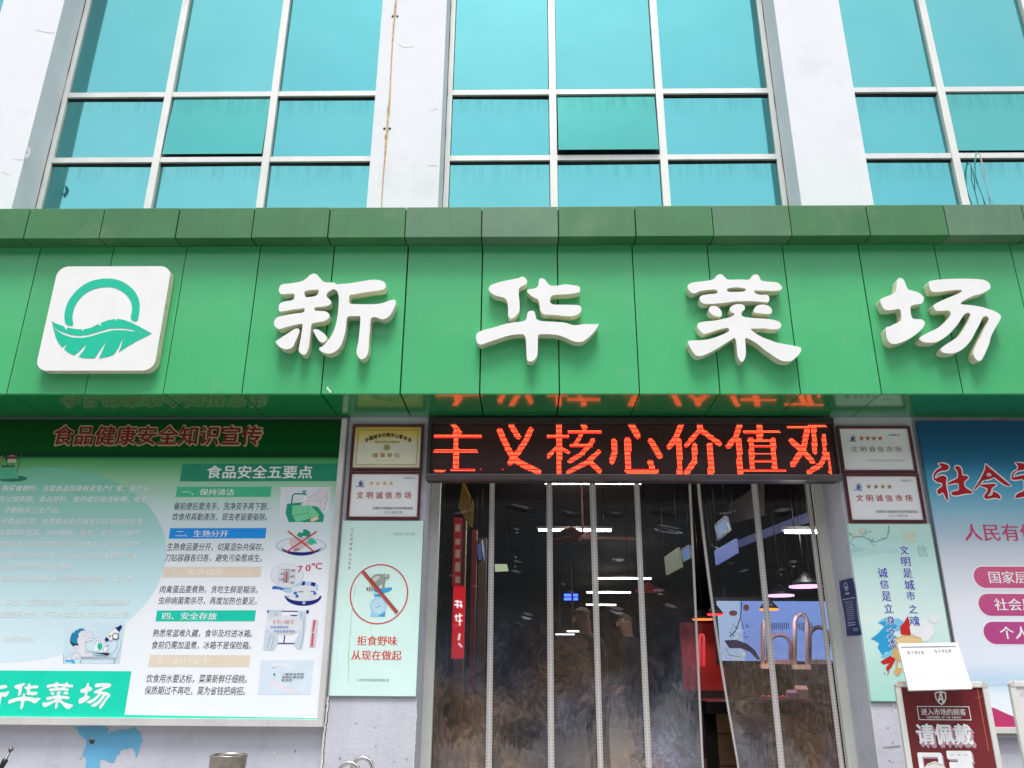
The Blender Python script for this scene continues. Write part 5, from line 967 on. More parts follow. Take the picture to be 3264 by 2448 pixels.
# blue lamps far inside
for i, (y, lab) in enumerate([(1897, 'upper of two short blue light bars deep in the hall'), (1909, 'lower of two short blue light bars deep in the hall')]):
    a, b2 = T(1798, y, 20), T(1842, y, 20)
    t = thing('light_bar', lab, 'light', (a[0], 20, a[1]), 'short blue light bars'); box('bar', (a[0], 19.97, a[1]-.03), (b2[0], 20.03, a[1]+.03), t, emit('blue_tube', (.04, .09, 1), 4)); box('bracket', (a[0]+.2, 20.03, a[1]-.01), (a[0]+.25, 20.05, 4.05), t, M_BLACK)
for px, py, w_, Y, lab in [(1828, 2012, 42, 16, 'bright white strip lamp left of the head of the nearer man'), (1801, 2022, 60, 22, 'dim long strip lamp below the white one left of the nearer man')]:
    a, b2 = T(px-w_/2, py, Y), T(px+w_/2, py, Y)
    t = thing('light_bar', lab, 'light', (a[0], Y, a[1])); box('bar', (a[0], Y-.03, a[1]-.014), (b2[0], Y+.03, a[1]+.014), t, emit('white_bar', (.8, .9, 1), 3)); box('bracket', (a[0]+.1, Y+.03, a[1]-.01), (a[0]+.14, Y+.05, 4.05), t, M_BLACK)
# red vertical banner with a white brush pattern, a glow put into the cloth, tan post under it
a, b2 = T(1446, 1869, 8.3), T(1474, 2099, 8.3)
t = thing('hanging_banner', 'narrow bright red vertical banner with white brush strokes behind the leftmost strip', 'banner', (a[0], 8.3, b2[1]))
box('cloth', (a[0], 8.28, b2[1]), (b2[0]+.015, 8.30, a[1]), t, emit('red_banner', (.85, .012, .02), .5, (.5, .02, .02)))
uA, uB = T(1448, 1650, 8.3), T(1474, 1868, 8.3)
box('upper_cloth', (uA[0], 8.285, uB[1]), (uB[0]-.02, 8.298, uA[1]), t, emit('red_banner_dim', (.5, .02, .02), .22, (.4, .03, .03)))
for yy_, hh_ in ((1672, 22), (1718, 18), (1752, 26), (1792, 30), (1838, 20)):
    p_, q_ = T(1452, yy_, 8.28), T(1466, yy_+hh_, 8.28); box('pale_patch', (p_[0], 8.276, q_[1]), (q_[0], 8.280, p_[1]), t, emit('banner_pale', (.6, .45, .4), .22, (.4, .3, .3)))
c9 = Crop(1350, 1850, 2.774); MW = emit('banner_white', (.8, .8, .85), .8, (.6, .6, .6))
for pts, w_ in [([(275, 185), (340, 190)], 14), ([(270, 215), (345, 225)], 14), ([(300, 175), (300, 245)], 14), ([(330, 195), (335, 245)], 12), ([(275, 320), (345, 310)], 12), ([(320, 290), (320, 400)], 14), ([(290, 300), (290, 360)], 12), ([(300, 360), (345, 355)], 10), ([(320, 470), (310, 530)], 18), ([(310, 555), (340, 590)], 16)]:
    poly('brush_stroke', c9, S(pts, w_), 8.27, MW, t)
for nm, x0_, x1_, Y, m, lab in [('post', 1446, 1475, 8.6, mat('tan_post', (.35, .19, .07), .5), 'tan wooden post under the bright red banner'), ('post', 1495, 1512, 9.2, mat('maroon_post', (.30, .03, .03), .5), 'maroon post to the right of the red banner'), ('post', 1518, 1545, 9.8, mat('brown_post', (.16, .09, .05), .5), 'brown post beside the leftmost magnetic tape')]:
    a, b2 = T(x0_, 2100, Y), T(x1_, 2100, Y)
    t = thing('pillar', lab, 'post', (a[0], Y, FL)); box('shaft', (a[0], Y, FL+.1), (b2[0], Y+.15, 3.0), t, m, bev=.005); box('base', (a[0]-.02, Y-.02, FL), (b2[0]+.02, Y+.17, FL+.1), t, M_BLACK, bev=.004)
a, b2 = T(1385, 2212, 8.2), T(1462, 2240, 8.2)
t = thing('side_table', 'black table edge at the lower left behind the curtain', 'table', (-.9, 8.2, FL))
box('table_top', (a[0]-.4, 7.9, b2[1]), (b2[0], 8.3, b2[1]+.05), t, M_BLACK, bev=.004)
for x in (a[0]-.35, b2[0]-.06):
    for y in (7.95, 8.22): box('leg', (x, y, FL), (x+.04, y+.04, b2[1]), t, M_BLACK)
# backlit mural, red booth, arches, pendant lamps, counter on the right
c10 = Crop(2000, 1850, 2.775)
Ym = 10.6
a, b2 = T(2300, 2106, Ym), T(2640, 1917, Ym)
t = thing('backlit_mural', 'pale blue backlit mural with a plum branch behind the arches at the right', 'light panel', (a[0], Ym, a[1]))
M_MUR = emit('mural_light', (.28, .44, 1.0), .62)
xs = [a[0], T(2366, 2000, Ym)[0], T(2494, 2000, Ym)[0], b2[0]+.1]
for i in range(3): box('light_panel', (xs[i]+.006, Ym, a[1]), (xs[i+1]-.006, Ym+.05, b2[1]), t, M_MUR if i else emit('mural_bright', (.50, .68, 1.0), .62))
box('mural_frame', (a[0]-.05, Ym+.05, a[1]-.05), (b2[0]+.15, Ym+.09, b2[1]+.05), t, M_BLACK)
INK1 = emit('mural_ink', (.05, .08, .3), .15); INK2 = emit('mural_red', (.35, .12, .12), .3); INKY = emit('mural_yellow', (.75, .85, .35), .7)
items = [(INK1, S([(1010, 190), (1000, 330), (960, 440), (905, 500)], 9)), (INK1, S([(1000, 330), (1030, 420), (1080, 410)], 5)), (INK1, [(855, 530), (960, 525), (1060, 560), (1130, 620), (1175, 700), (1150, 702), (1080, 630), (1000, 600), (900, 600)]), (INK2, ell(935, 290, 38, 26, 9)), (INK2, ell(1050, 240, 28, 30, 9)), (INKY, S([(940, 520), (990, 490)], 8)), (INKY, ell(1030, 650, 16, 14, 8)), (INKY, ell(880, 640, 12, 7, 8)), (INKY, ell(975, 685, 14, 7, 8)), (INK1, S([(870, 600), (900, 660), (1000, 680)], 5))]
for _ in range(26): items.append((INK1, ell(random.uniform(900, 1110), random.uniform(380, 520), random.uniform(4, 8), random.uniform(4, 8), 6)))
for x in range(1275, 1420, 18): items.append((INK1, [(x, 375), (x+8, 375), (x+8, random.uniform(420, 450)), (x, random.uniform(420, 450))]))
for x in range(1500, 1640, 18): items.append((INK1, [(x, 375), (x+8, 375), (x+8, random.uniform(410, 450)), (x, random.uniform(410, 450))]))
art('branch_print', c10, items, Ym-.004, t, step=.00010)
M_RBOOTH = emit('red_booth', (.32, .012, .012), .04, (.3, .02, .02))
a, b2 = T(2180, 2200, 11), T(2298, 1985, 11)
t = thing('red_partition', 'dark red glowing partition seen through the curtain gap', 'partition', (a[0], 11, FL))
box('panel', (a[0], 11, a[1]), (b2[0], 11.05, b2[1]), t, M_RBOOTH); box('plinth', (a[0], 10.98, FL), (b2[0], 11.07, a[1]), t, mat('dark_plinth', (.02, .015, .015), .6))
def arch(label, pts, Y, wdt, m, close=True):
    P = [(T(*c10.p(q), Y)) for q in pts]
    t = thing('display_arch', label, 'arch', (P[0][0], Y, P[0][1]), 'arched display frames in front of the mural')
    tube('frame', [(x, Y, z) for x, z in P], wdt, t, m, n=8)
    if close: box('base', (P[0][0]-wdt, Y-.04, P[0][1]-.05), (P[-1][0]+wdt, Y+.04, P[0][1]), t, m)
    return t
def archpts(x0, x1, yb, yt, pointed=False, n=10):
    cx = (x0+x1)/2; out = [(x0, yb)]
    ys = yt+(x1-x0)*(.9 if pointed else .5)
    for i in range(n+1):
        u = i/n; a = math.pi*(1-u); yy = ys-(ys-yt)*(math.sin(a)**(.75 if pointed else 1)); out.append((cx+(x1-x0)/2*math.cos(a), yy))
    return out+[(x1, yb)]
MCREAM = mat('arch_cream', (.75, .6, .5), .5); MBR = mat('arch_brown', (.45, .32, .34), .5)
arch('cream pointed arch standing in front of the blue mural, tallest of the arches', archpts(1480, 1592, 745, 300, True), 9.6, .024, MCREAM)
arch('brown round arch at the right edge of the door opening', archpts(1612, 1775, 700, 415), 9.7, .024, MBR)
arch('rose grey round arch in front of the mural, second from the left', archpts(1245, 1445, 700, 480), 9.8, .024, MBR)
arch('tall arch behind the right magnetic tape, leftmost in front of the mural', archpts(1198, 1250, 740, 365, True), 9.6, .024, MCREAM)
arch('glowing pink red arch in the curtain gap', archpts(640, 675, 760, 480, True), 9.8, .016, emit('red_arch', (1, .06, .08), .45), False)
def pendant(px0, px1, py, Y, label, col, k, dome=None):
    (xa, za), (xb, _) = T(px0, py, Y), T(px1, py, Y); r = (xb-xa)/2; cx = (xa+xb)/2
    t = thing('pendant_lamp', label, 'lamp', (cx, Y, 4.05), 'coloured pendant lamps over the stalls')
    tube('lamp_shade', [(cx, Y, za+.012), (cx, Y, za+.05), (cx, Y, za+.10), (cx, Y, za+.13)], r, t, dome or M_BLACK, n=20, rs=[r, r*.72, r*.3, r*.12])
    tube('light_disc', [(cx, Y, za-.006), (cx, Y, za+.010)], r*.96, t, emit(label[:12], col, k), n=20)
    tube('cord', [(cx, Y, za+.13), (cx, Y, 4.05)], .006, t, M_BLACK, n=5)
    pl = bpy.data.lights.new('bulb', 'SPOT'); pl.energy = 6; pl.color = tuple(.45+.55*c for c in col); pl.shadow_soft_size = r*.5; pl.spot_size = rad(150); pl.spot_blend = .6
    po = bpy.data.objects.new('bulb', pl); C.objects.link(po); po.parent = t; po.location = (0, 0, za-.03-4.05)
pendant(2515, 2620, 1870, 8.6, 'pink glowing pendant lamp, the highest at the right', (1, .5, .95), 1.5)
pendant(2445, 2532, 1899, 9.4, 'pale rose pendant lamp just below and left of the pink one', (1, .55, .9), 1.4)
pendant(2421, 2482, 1943, 9.0, 'amber pendant lamp with a black dome before the blue mural', (1, .28, .03), 1.8)
pendant(2254, 2306, 1959, 9.4, 'red pendant lamp at the left edge of the blue mural', (1, .02, .02), 2.2)
pendant(2206, 2272, 1975, 10.5, 'orange pendant lamp seen in the curtain gap', (1, .14, .03), 1.8)
pendant(1985, 2038, 2070, 13, 'flat crimson lamp low behind the fourth magnetic tape', (1, .02, .03), 2.0)
pendant(2022, 2112, 1885, 12, 'wide dull maroon lampshade left of the curtain gap', (.12, .01, .015), .6, mat('maroon_shade', (.25, .03, .03), .5))
ct = thing('stall_counter', 'tan tiled stall counter with a black top in the lower right of the doorway', 'counter', (3.0, 9.2, FL))
Yc = 9.0
za = T(2450, 2235, Yc)[1]; xa = T(2282, 2300, Yc)[0]
box('counter_top', (xa-.1, Yc-.12, za-.12), (5.5, Yc+.75, za), ct, mat('black_granite', (.02, .02, .022), .2, coat=.5), bev=.01)
box('carcass', (xa+.02, Yc+.02, FL), (5.5, Yc+.7, za-.12), ct, M_DARK)
M_TILE = mat('tan_tile', (.50, .32, .16), .35, var=.15, scale=3, coat=.3)
x = xa+.01
while x < 4.6:
    for z0_, z1_ in ((FL+.01, FL+.12), (FL+.13, (FL+za)/2+.05), ((FL+za)/2+.06, za-.125)): box('tile', (x, Yc, z0_), (x+.60, Yc+.02, z1_), ct, M_TILE, bev=.002)
    x += .605
for px, py, w_, h_, m, lab in [(2557, 2215, 32, 50, mat('cream_box', (.5, .38, .3), .6), 'cream carton on the counter top, the taller one'), (2528, 2215, 30, 36, mat('mauve_box', (.3, .2, .32), .6), 'mauve carton on the counter top left of the cream one')]:
    A, Bq = T(px-w_/2, py, Yc), T(px+w_/2, py-h_, Yc)
    box_ = thing('carton', lab, 'carton', (A[0], Yc, za)); box('body', (A[0], Yc, za), (Bq[0], Yc+.1, za+.75*(Bq[1]-A[1])), box_, m, bev=.004)
    mesh('gable', [(A[0], Yc, za+.75*(Bq[1]-A[1])), (Bq[0], Yc, za+.75*(Bq[1]-A[1])), (Bq[0], Yc+.1, za+.75*(Bq[1]-A[1])), (A[0], Yc+.1, za+.75*(Bq[1]-A[1])), (A[0], Yc+.05, za+Bq[1]-A[1]), (Bq[0], Yc+.05, za+Bq[1]-A[1])], [(0, 1, 5, 4), (2, 3, 4, 5), (0, 4, 3), (1, 2, 5)], box_, m)
t = thing('meat_tray', 'low tray of cut meat on the black counter top', 'tray', (T(2500, 2220, Yc)[0], Yc, za))
xt = T(2500, 2220, Yc)[0]; box('tray', (xt-.25, Yc-.05, za), (xt+.2, Yc+.2, za+.02), t, M_STEEL)
M_MEAT = mat('meat', (.4, .08, .07), .4, var=.5, scale=20)
for i in range(9):
    cx, cy, r = xt-.2+i*.043, Yc+random.uniform(0, .12), random.uniform(.02, .035)
    tube('cut', [(cx-r, cy, za+.03), (cx, cy, za+.035+r*.3), (cx+r, cy, za+.03)], r, t, M_MEAT, n=7, rs=[r*.4, r*.7, r*.4])

# people, seen through the dirty curtain
def person(label, x, y, facing, h=1.74, lean=.12):
    t = thing('person', label, 'person', (x, y, FL))
    J = {'pel': (0, 0, .54), 'sp1': (0, -.01, .62), 'chest': (0, -lean*.25, .74), 'neck': (0, -lean*.5, .825), 'head0': (0, -lean*.62, .875), 'head1': (0, -lean*.72, .93), 'head2': (0, -lean*.72, .975)}
    V, E_, Rr = [], [], []
    def add(p, r, par=None):
        V.append(tuple(c*h for c in p)); Rr.append(r*h if not isinstance(r, tuple) else (r[0]*h, r[1]*h)); i = len(V)-1
        if par is not None: E_.append((par, i))
        return i
    pel = add(J['pel'], (.085, .065)); s1 = add(J['sp1'], (.085, .062), pel); ch = add(J['chest'], (.105, .07), s1); sh = add((0, -lean*.42, .795), (.07, .05), ch)
    nk = add(J['neck'], (.034, .034), sh); h0 = add(J['head0'], (.040, .048), nk); h1 = add(J['head1'], (.045, .056), h0); add(J['head2'], (.032, .04), h1)
    for s in (-1, 1):
        a = add((s*.105, -lean*.4, .785), .042, sh); e = add((s*.135, -lean*.35, .62), .031, a); wr = add((s*.125, -.10-lean*.3, .50), .021, e); pm = add((s*.118, -.135-lean*.3, .475), (.023, .014), wr)
        for k, (dx, l) in enumerate(((-.018, .040), (-.006, .046), (.006, .043), (.017, .034))):
            f1 = add((s*.118+dx, -.158-lean*.3, .455), .0062, pm); add((s*.118+dx, -.170-lean*.3, .455-l*.8), .0052, f1)
        th = add((s*.118-s*.026, -.140-lean*.3, .468), .0075, wr); add((s*.118-s*.034, -.158-lean*.3, .448), .006, th)
        hp = add((s*.05, 0, .50), .058, pel); kn = add((s*.058, -.01, .28), .037, hp); an = add((s*.06, .01, .045), .024, kn); add((s*.065, -.06, .018), (.026, .016), an)
    me = bpy.data.meshes.new('body'); me.from_pydata(V, E_, [])
    ob = bpy.data.objects.new('body', me); C.objects.link(ob)
    md = ob.modifiers.new('skin', 'SKIN')
    for i, r in enumerate(Rr): me.skin_vertices[0].data[i].radius = r if isinstance(r, tuple) else (r, r)
    me.skin_vertices[0].data[0].use_root = True
    sb_ = ob.modifiers.new('sub', 'SUBSURF'); sb_.levels = 2; sb_.render_levels = 2
    bpy.context.view_layer.update()
    m2_ = bpy.data.meshes.new_from_object(ob.evaluated_get(bpy.context.evaluated_depsgraph_get())); bpy.data.objects.remove(ob)
    m2_.name = 'body'
    for mm in (mat('skin', (.45, .26, .18), .55), mat('black_jacket', (.02, .022, .028), .7, var=.3, scale=20), mat('dark_trousers', (.025, .03, .045), .8)): m2_.materials.append(mm)
    idx = []
    for p in m2_.polygons:
        c = p.center/h
        skin = c.z > .832+lean*.0 or (c.z < .505 and abs(c.x) > .085 and c.y < -.07)
        idx.append(0 if skin else (2 if c.z < .50 and abs(c.x) < .12 else 1))
    m2_.polygons.foreach_set('material_index', idx); m2_.polygons.foreach_set('use_smooth', [True]*len(idx))
    rot = Matrix.Rotation(facing, 4, 'Z')
    m2_.transform(rot); o = bpy.data.objects.new('body', m2_); C.objects.link(o); o.parent = t
    # hair cap, ears, nose
    bm = bmesh.new(); bmesh.ops.create_uvsphere(bm, u_segments=20, v_segments=12, radius=1)
    bmesh.ops.delete(bm, geom=[v for v in bm.verts if v.co.z < -.15 or (v.co.y < -.55 and v.co.z < .45)], context='VERTS')
    for v in bm.verts: v.co = Vector((v.co.x*.0455*h, v.co.y*.0565*h-lean*.71*h, v.co.z*.046*h+.945*h))
    hm = bpy.data.meshes.new('hair'); bm.to_mesh(hm); bm.free(); hm.materials.append(mat('cropped_hair', (.17, .11, .08), .8)); hm.transform(rot); o = bpy.data.objects.new('hair', hm); C.objects.link(o); o.parent = t
    for s in (-1, 1):
        bm = bmesh.new(); bmesh.ops.create_uvsphere(bm, u_segments=10, v_segments=8, radius=1)
        for v in bm.verts: v.co = Vector((v.co.x*.006*h+s*.046*h, v.co.y*.011*h-lean*.66*h, v.co.z*.018*h+.925*h))
        em = bpy.data.meshes.new('ear'); bm.to_mesh(em); bm.free(); em.materials.append(MATS['skin']); em.transform(rot); o = bpy.data.objects.new('ear', em); C.objects.link(o); o.parent = t
    bm = bmesh.new(); bmesh.ops.create_cone(bm, segments=8, radius1=.012*h, radius2=.004*h, depth=.035*h)
    for v in bm.verts: v.co = Vector((v.co.x, v.co.y-lean*.72*h-.056*h, v.co.z+.922*h))
    em = bpy.data.meshes.new('nose'); bm.to_mesh(em); bm.free(); em.materials.append(MATS['skin']); em.transform(rot); o = bpy.data.objects.new('nose', em); C.objects.link(o); o.parent = t
    return t
hx, hz = T(1880, 1972, 8.6)
person('man with cropped hair in a black jacket looking down, left of the third magnetic tape', hx+.06, 8.6, rad(-60), h=(hz-FL)/.925, lean=.14)
hx, hz = T(2022, 1985, 10.4)
person('man in black standing further back behind the fourth magnetic tape', hx, 10.4, rad(-80), h=(hz-FL)/.93, lean=.10)

# ================================================================ THINGS IN FRONT OF THE WALL
# poster stand (maroon) and its neighbour
c14 = Crop(2640, 2000, 3.545)
def stand(label, px0, px1, pyt, Y, face_m, width=None):
    (xa, za), (xb, _) = T(px0, pyt, Y), T(px1, pyt, Y)
    if width: xb = xa+width
    t = thing('poster_stand', label, 'poster stand', ((xa+xb)/2, Y, .1), 'white framed poster stands by the right board')
    R_ = .03
    fr = []
    box('frame_bar', (xa+R_, Y-.014, za-.034), (xb-R_, Y+.014, za), t, M_WHITEALU, bev=.006)
    box('frame_bar', (xa+R_, Y-.014, .30), (xb-R_, Y+.014, .334), t, M_WHITEALU, bev=.006)
    box('frame_bar', (xa, Y-.0135, .33), (xa+.034, Y+.0135, za-R_), t, M_WHITEALU, bev=.006)
    box('frame_bar', (xb-.034, Y-.0135, .33), (xb, Y+.0135, za-R_), t, M_WHITEALU, bev=.006)
    for (cx, sx) in ((xa+R_, -1), (xb-R_, 1)):
        pts = [(cx+sx*R_*math.sin(rad(a)), za-R_+R_*math.cos(rad(a))) for a in range(0, 91, 15)]+[(cx, za-R_-.006), ]
        link('corner_cap', shape_mesh([pts], Y-.016, .03), t, mat('corner_plastic', (.55, .54, .48), .5))
    box('poster', (xa+.034, Y-.004, .334), (xb-.034, Y+.008, za-.034), t, face_m)
    for x in (xa+.08, xb-.08): tube('foot', [(x, Y-.25, .115), (x, Y+.25, .115)], .014, t, M_STEEL, n=8); tube('upright', [(x, Y+.02, .12), (x, Y+.02, .6)], .012, t, M_STEEL, n=8)
    return t, xa, xb, za
YS = 5.3
M_MAROON = mat('maroon_poster', lin(112, 30, 36), .35, var=.22, scale=4, coat=.3)
t, xa, xb, za = stand('maroon poster stand asking customers 请佩戴口罩, below the white ticket board', 2849, 3142, 2171, YS, M_MAROON)
Yq = YS-.006
tx('lettering', '进入市场的顾客', c14, 1055, 915, 1560, 990, Yq, M_WHT, t, bold=.012)
tx('lettering', 'CUSTOMERS  AT  THE  MARKET', c14, 1113, 1002, 1505, 1028, Yq, M_WHT, t, bold=.012)
P = [c14.w(q, Yq) for q in ((998, 888), (1592, 888), (1615, 1048), (1025, 1045))]; bx0, bx1, bz0, bz1 = (P[0][0]+P[3][0])/2, (P[1][0]+P[2][0])/2, P[3][1], P[0][1]
boxes('rule_box', [((bx0, Yq-.001, bz0), (bx1, Yq, bz0+.004)), ((bx0, Yq-.001, bz1-.004), (bx1, Yq, bz1)), ((bx0, Yq-.0009, bz0+.004), (bx0+.004, Yq, bz1-.004)), ((bx1-.004, Yq-.0009, bz0+.004), (bx1, Yq, bz1-.004))], t, M_WHT)
MPK = ink('textside', (190, 150, 165))
for k in range(1, 5):
    tx('lettering_side', '请佩戴', c14, 1010+k*7, 1085+k*9, 1655+k*7, 1328+k*9, Yq-.0002*(5-k), MPK, t, bold=.03)
tx('lettering', '请佩戴', c14, 1010, 1085, 1650, 1325, Yq-.002, M_WHT, t, bold=.03)
for k in range(1, 4): tx('lettering_side', '口罩', c14, 1050+k*7, 1390+k*9, 1690+k*7, 1720+k*9, Yq-.0002*(5-k), MPK, t, bold=.03)
tx('lettering', '口罩', c14, 1050, 1390, 1690, 1720, Yq-.002, M_WHT, t, bold=.035)
sh = [(1270, 718), (1300, 725), (1330, 735), (1335, 800), (1318, 850), (1285, 878), (1240, 850), (1210, 800), (1200, 735), (1235, 725)]
art('shield_emblem', c14, [(M_WHT, sh), (M_MAROON, [(1268+(x-1268)*.78, 795+(y-795)*.80) for x, y in sh]), (M_WHT, [(1262, 735), (1282, 735), (1310, 850), (1290, 850), (1283, 820), (1258, 820), (1252, 850), (1236, 835)]), (M_MAROON, [(1270, 765), (1280, 800), (1261, 800)])], Yq, t)
art('mask_picture', c14, [(ink('maskw', (225, 222, 218)), [(1075, 1600), (1120, 1540), (1200, 1510), (1280, 1535), (1340, 1600), (1340, 1800), (1075, 1800)]), (ink('masks', (185, 180, 178)), S([(1115, 1560), (1200, 1530), (1290, 1560)], 12))], Yq-.003, t)
GO = ink('goldline', (205, 130, 90))
def vline(px_pts, w_=.003):
    A_, B_ = c14.w(px_pts[0], Yq), c14.w(px_pts[1], Yq); x_ = (A_[0]+B_[0])/2
    box('gold_rule', (x_-w_/2, Yq-.0008, min(A_[1], B_[1])), (x_+w_/2, Yq, max(A_[1], B_[1])), t, GO)
vline(((815, 670), (825, 760))); vline(((1690, 672), (1800, 1390))); vline(((910, 1360), (945, 1588)))
A_, B_ = c14.w((815, 670), Yq), c14.w((1690, 672), Yq); box('gold_rule', (A_[0], Yq-.0007, A_[1]-.003), (B_[0], Yq, A_[1]), t, GO)
for i, ch in enumerate('人人戴口罩文明你我他'): 
    y = 790+i*55; x = 838+i*7.6; tx('lettering', ch, c14, x-8, y-9, x+8, y+9, Yq, GO, t)
poly('crease', c14, S([(1095, 765), (1135, 798)], 4), Yq-.001, ink('crease', (170, 100, 105)), t); poly('crease', c14, S([(1660, 785), (1700, 800), (1740, 770)], 6), Yq-.001, ink('crease', (170, 100, 105)), t)
M_PAPER = mat('white_poster', (.72, .70, .72), .4, var=.04, coat=.2)
t, xa2, xb2, za2 = stand('white poster stand cut off by the right edge of the photo', 3212, 3500, 2170, 5.25, M_PAPER, width=.57)
tx('lettering', '江阴', c14, 2165, 725, 2245, 750, 5.244, ink('rosegrey', (205, 165, 175)), t); tx('lettering', '新华', c14, 2165, 757, 2245, 782, 5.244, ink('rosegrey', (205, 165, 175)), t)
# ticket board leaning on the stand's top edge
C4 = [((779, 190), 5.262), ((1452, 178), 5.262), ((1622, 697), 5.16), ((908, 716), 5.16)]
P = [Vector((c14.w(q, Y)[0], Y, c14.w(q, Y)[1])) for q, Y in C4]
t = thing('ticket_board', 'white framed sheet headed 电子停车券 twice, tilted over the top of the maroon stand', 'notice board', P[3])
U = (P[1]-P[0]+P[2]-P[3])/2; Vv = (P[0]-P[3]+P[1]-P[2])/2; nrm = U.cross(Vv).normalized()
if nrm.y > 0: nrm = -nrm
def tbp(u, v, d=0.):
    a_ = P[3].lerp(P[2], u); b_2 = P[0].lerp(P[1], u); return a_.lerp(b_2, v)+nrm*d
def tb_box(name, u0, v0, u1, v1, d0, d1, m, uv=None):
    c_ = [(u0, v0), (u1, v0), (u1, v1), (u0, v1)]
    vs = [tbp(u, v, d1) for u, v in c_]+[tbp(u, v, d0) for u, v in c_]
    return mesh(name, vs, [(0, 1, 2, 3), (7, 6, 5, 4), (4, 5, 1, 0), (5, 6, 2, 1), (6, 7, 3, 2), (7, 4, 0, 3)], t, m)
M_WP = mat('white_plastic', (.82, .82, .83), .35, var=.03)
tb_box('back_panel', .02, .02, .98, .98, -.006, .002, mat('sheet_paper', (.80, .79, .81), .6, var=.05, scale=12, bump=.5, bscale=30))
for u0, v0, u1, v1, dd in ((0, 0, 1, .055, 0), (0, .935, 1, 1, 0), (0, .055, .035, .935, .0005), (.955, .055, 1, .935, .0005)): tb_box('frame_bar', u0, v0, u1, v1, -.008, .010-dd, M_WP)
def tb_text(body, u0, v0, u1, v1, m=M_GREY, bold=0):
    text_at('lettering', body, u0, v0, u1, v1, 0, m, t, bold=bold, fn=lambda x, z: tuple(tbp(x, z, .0035)))
MGT = ink('greytext', (110, 110, 115))
tb_text('电子停车券', .13, .755, .41, .855, MGT); tb_text('电子停车券', .585, .775, .87, .875, MGT)
for du, dv in ((0, 0), (.44, .015)):
    tb_text('操作步骤：', .07+du, .285+dv, .135+du, .305+dv, MGT, 0); tb_text('微信扫码 —— 输入车牌 —— 点击“领取”车券', .07+du, .235+dv, .485+du, .268+dv, M_GREY, 0)
    tb_text('说明：', .07+du, .195+dv, .115+du, .212+dv, M_GREY, 0); tb_text('一车一券', .11+du, .160+dv, .17+du, .178+dv, M_GREY, 0); tb_text('当日有效过期作废', .11+du, .125+dv, .24+du, .143+dv, M_GREY, 0)

# steel bin, hoops and the rod at the bottom edge
(xa, zc_) = T(672, 2404, 4.6); (xb, _) = T(788, 2404, 4.6); cx, r = (xa+xb)/2, (xb-xa)/2
t = thing('steel_bin', 'open topped stained steel cylinder bin in front of the wall below the notice board', 'bin', (cx, 4.6, .1))
prof = [(r*.93, .1), (r*.93, zc_-.075), (r*.97, zc_-.055), (r*.985, zc_-.014), (r, zc_-.012), (r*1.01, zc_-.004), (r, zc_), (r*.94, zc_), (r*.92, zc_-.01), (r*.90, .2)]
vs, fs = [], []; n = 40
for R_, z in prof:
    for k in range(n): a = 2*math.pi*k/n; vs.append((cx+R_*math.cos(a), 4.6+R_*math.sin(a), z))
for i in range(len(prof)-1):
    for k in range(n): fs.append((i*n+k, i*n+(k+1) % n, (i+1)*n+(k+1) % n, (i+1)*n+k))
mesh('shell', vs, fs, t, mat('stained_steel', (.42, .38, .33), .3, metal=1, var=.35, scale=14, dirt=(.2, .15, .1, .7), dscale=22), smooth=True)
tube('floor_plate', [(cx, 4.6, .1), (cx, 4.6, .2)], r*.9, t, M_STEEL, n=30)
for i, (pc, ptop, hw, Y, lab) in enumerate([((1113, 2448), 2423, 38, 4.5, 'polished steel tube hoop at the bottom edge, front left of the pair'), ((1156, 2448), 2407, 37, 4.62, 'polished steel tube hoop at the bottom edge, behind right of the pair')]):
    cx, zt_ = T(pc[0], ptop, Y); r0 = T(pc[0]+hw, ptop, Y)[0]-cx-.008
    t = thing('steel_hoop', lab, 'steel hoop', (cx, Y, .1), 'pair of steel hoops')
    pts = [(cx-r0, Y, .1), (cx-r0, Y, zt_-.01-r0)]+[(cx+r0*math.cos(rad(a)), Y, zt_-.012-r0+r0*math.sin(rad(a))) for a in range(165, 0, -15)]+[(cx+r0, Y, zt_-.01-r0), (cx+r0, Y, .1)]
    tube('bar', pts, .012, t, M_CHROME, n=10)
    for s in (-1, 1): tube('floor_flange', [(cx+s*r0, Y, .1), (cx+s*r0, Y, .112)], .03, t, M_CHROME, n=12)
Y = 4.2
A_, B_ = T(35, 2389, Y), T(-25, 2500, Y)
t = thing('metal_rod', 'thin dark metal rod with a ball tip and black collar at the lower left corner', 'rod', (B_[0], Y, .1))
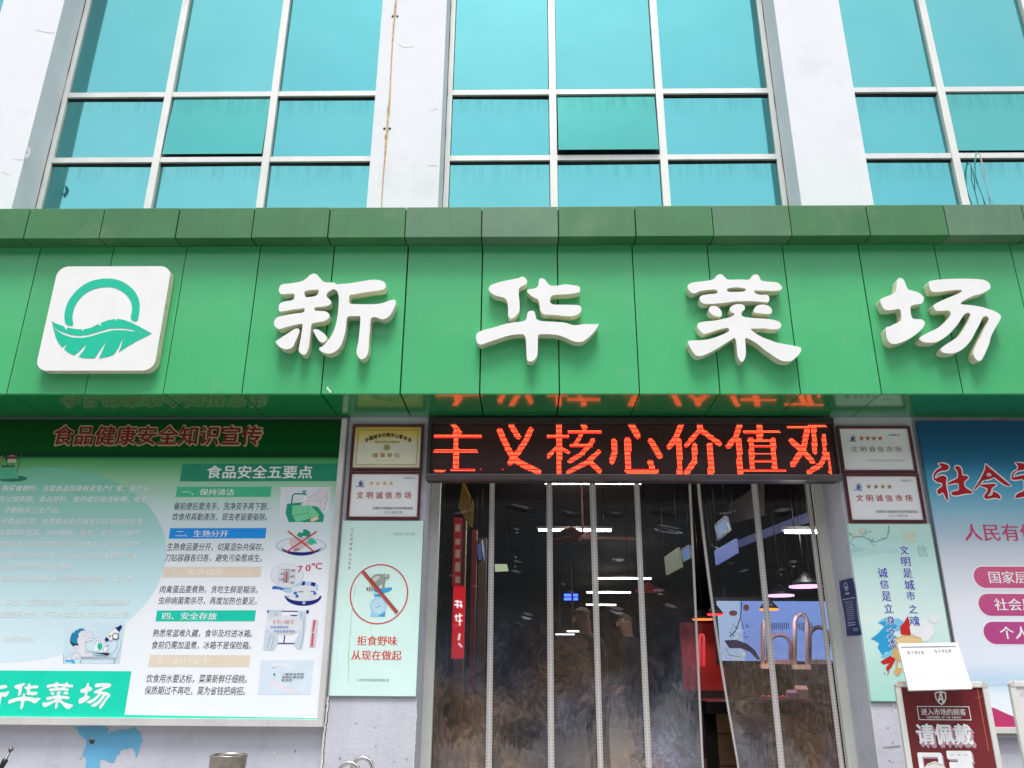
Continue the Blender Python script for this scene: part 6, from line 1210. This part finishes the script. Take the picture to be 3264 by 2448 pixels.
a3, b3 = Vector((A_[0], Y, A_[1])), Vector((B_[0], Y, B_[1])); d = (a3-b3).normalized()
M_ROD = mat('dark_steel', (.16, .15, .15), .35, metal=.9)
foot = b3-d*((b3.z-.1)/d.z)
tube('shaft', [a3, foot], .006, t, M_ROD, n=8)
tube('ball_tip', [a3-d*.010, a3-d*.006, a3, a3+d*.006, a3+d*.010], .01, t, M_ROD, n=10, rs=[.004, .010, .0125, .010, .003])
tube('collar', [a3-d*.045, a3-d*.05, a3-d*.085, a3-d*.09], .013, t, M_BLACK, n=8, rs=[.009, .015, .012, .008])
# loose wires hanging out of the right window
c2 = Crop(1632, 0, 1.3554)
t = thing('loose_wire', 'thin loose wires dangling over the right window just above the canopy', 'wire', (T(*c2.p((2010, 660)), 6.24)[0], 6.24, 4.86))
M_WIREG, M_WIREW = mat('green_wire', (.02, .22, .22), .5), mat('grey_wire', (.35, .33, .36), .5)
for pts, m in [([(2005, 657), (1998, 690), (1996, 740), (2008, 790), (2030, 840), (2040, 878), (2043, 890)], M_WIREG), ([(2008, 658), (2002, 700), (2003, 760), (2015, 800), (2034, 850), (2047, 890)], M_WIREG), ([(2005, 657), (2024, 668), (2026, 730), (2045, 790), (2060, 850), (2078, 875), (2070, 892)], M_WIREW), ([(2024, 675), (2040, 730), (2042, 780), (2055, 830), (2068, 892)], M_WIREW)]:
    tube('strand', [(*[c2.w(p, 6.235)[0]], 6.235, c2.w(p, 6.235)[1]) for p in pts], .0035, t, m, n=5)

# the far side of the street, seen only as reflections, its height raised to block low sky light
t = thing('office_building', 'plain grey office block across the street, raised to block low sky light', 'building', (0, -26, 0))
M_OB = mat('grey_render', (.11, .11, .105), .85, var=.2); M_OG = mat('office_glass', (.03, .04, .045), .15, coat=.5)
box('wall', (-45, -34, 0), (45, -26, 17.5), t, M_OB)
for i in range(20):
    for j in range(5): box('window', (-40+i*4, -26.02, 1.4+j*3.2), (-37.6+i*4, -25.98, 3.2+j*3.2), t, M_OG)
print('objects', len(bpy.data.objects))
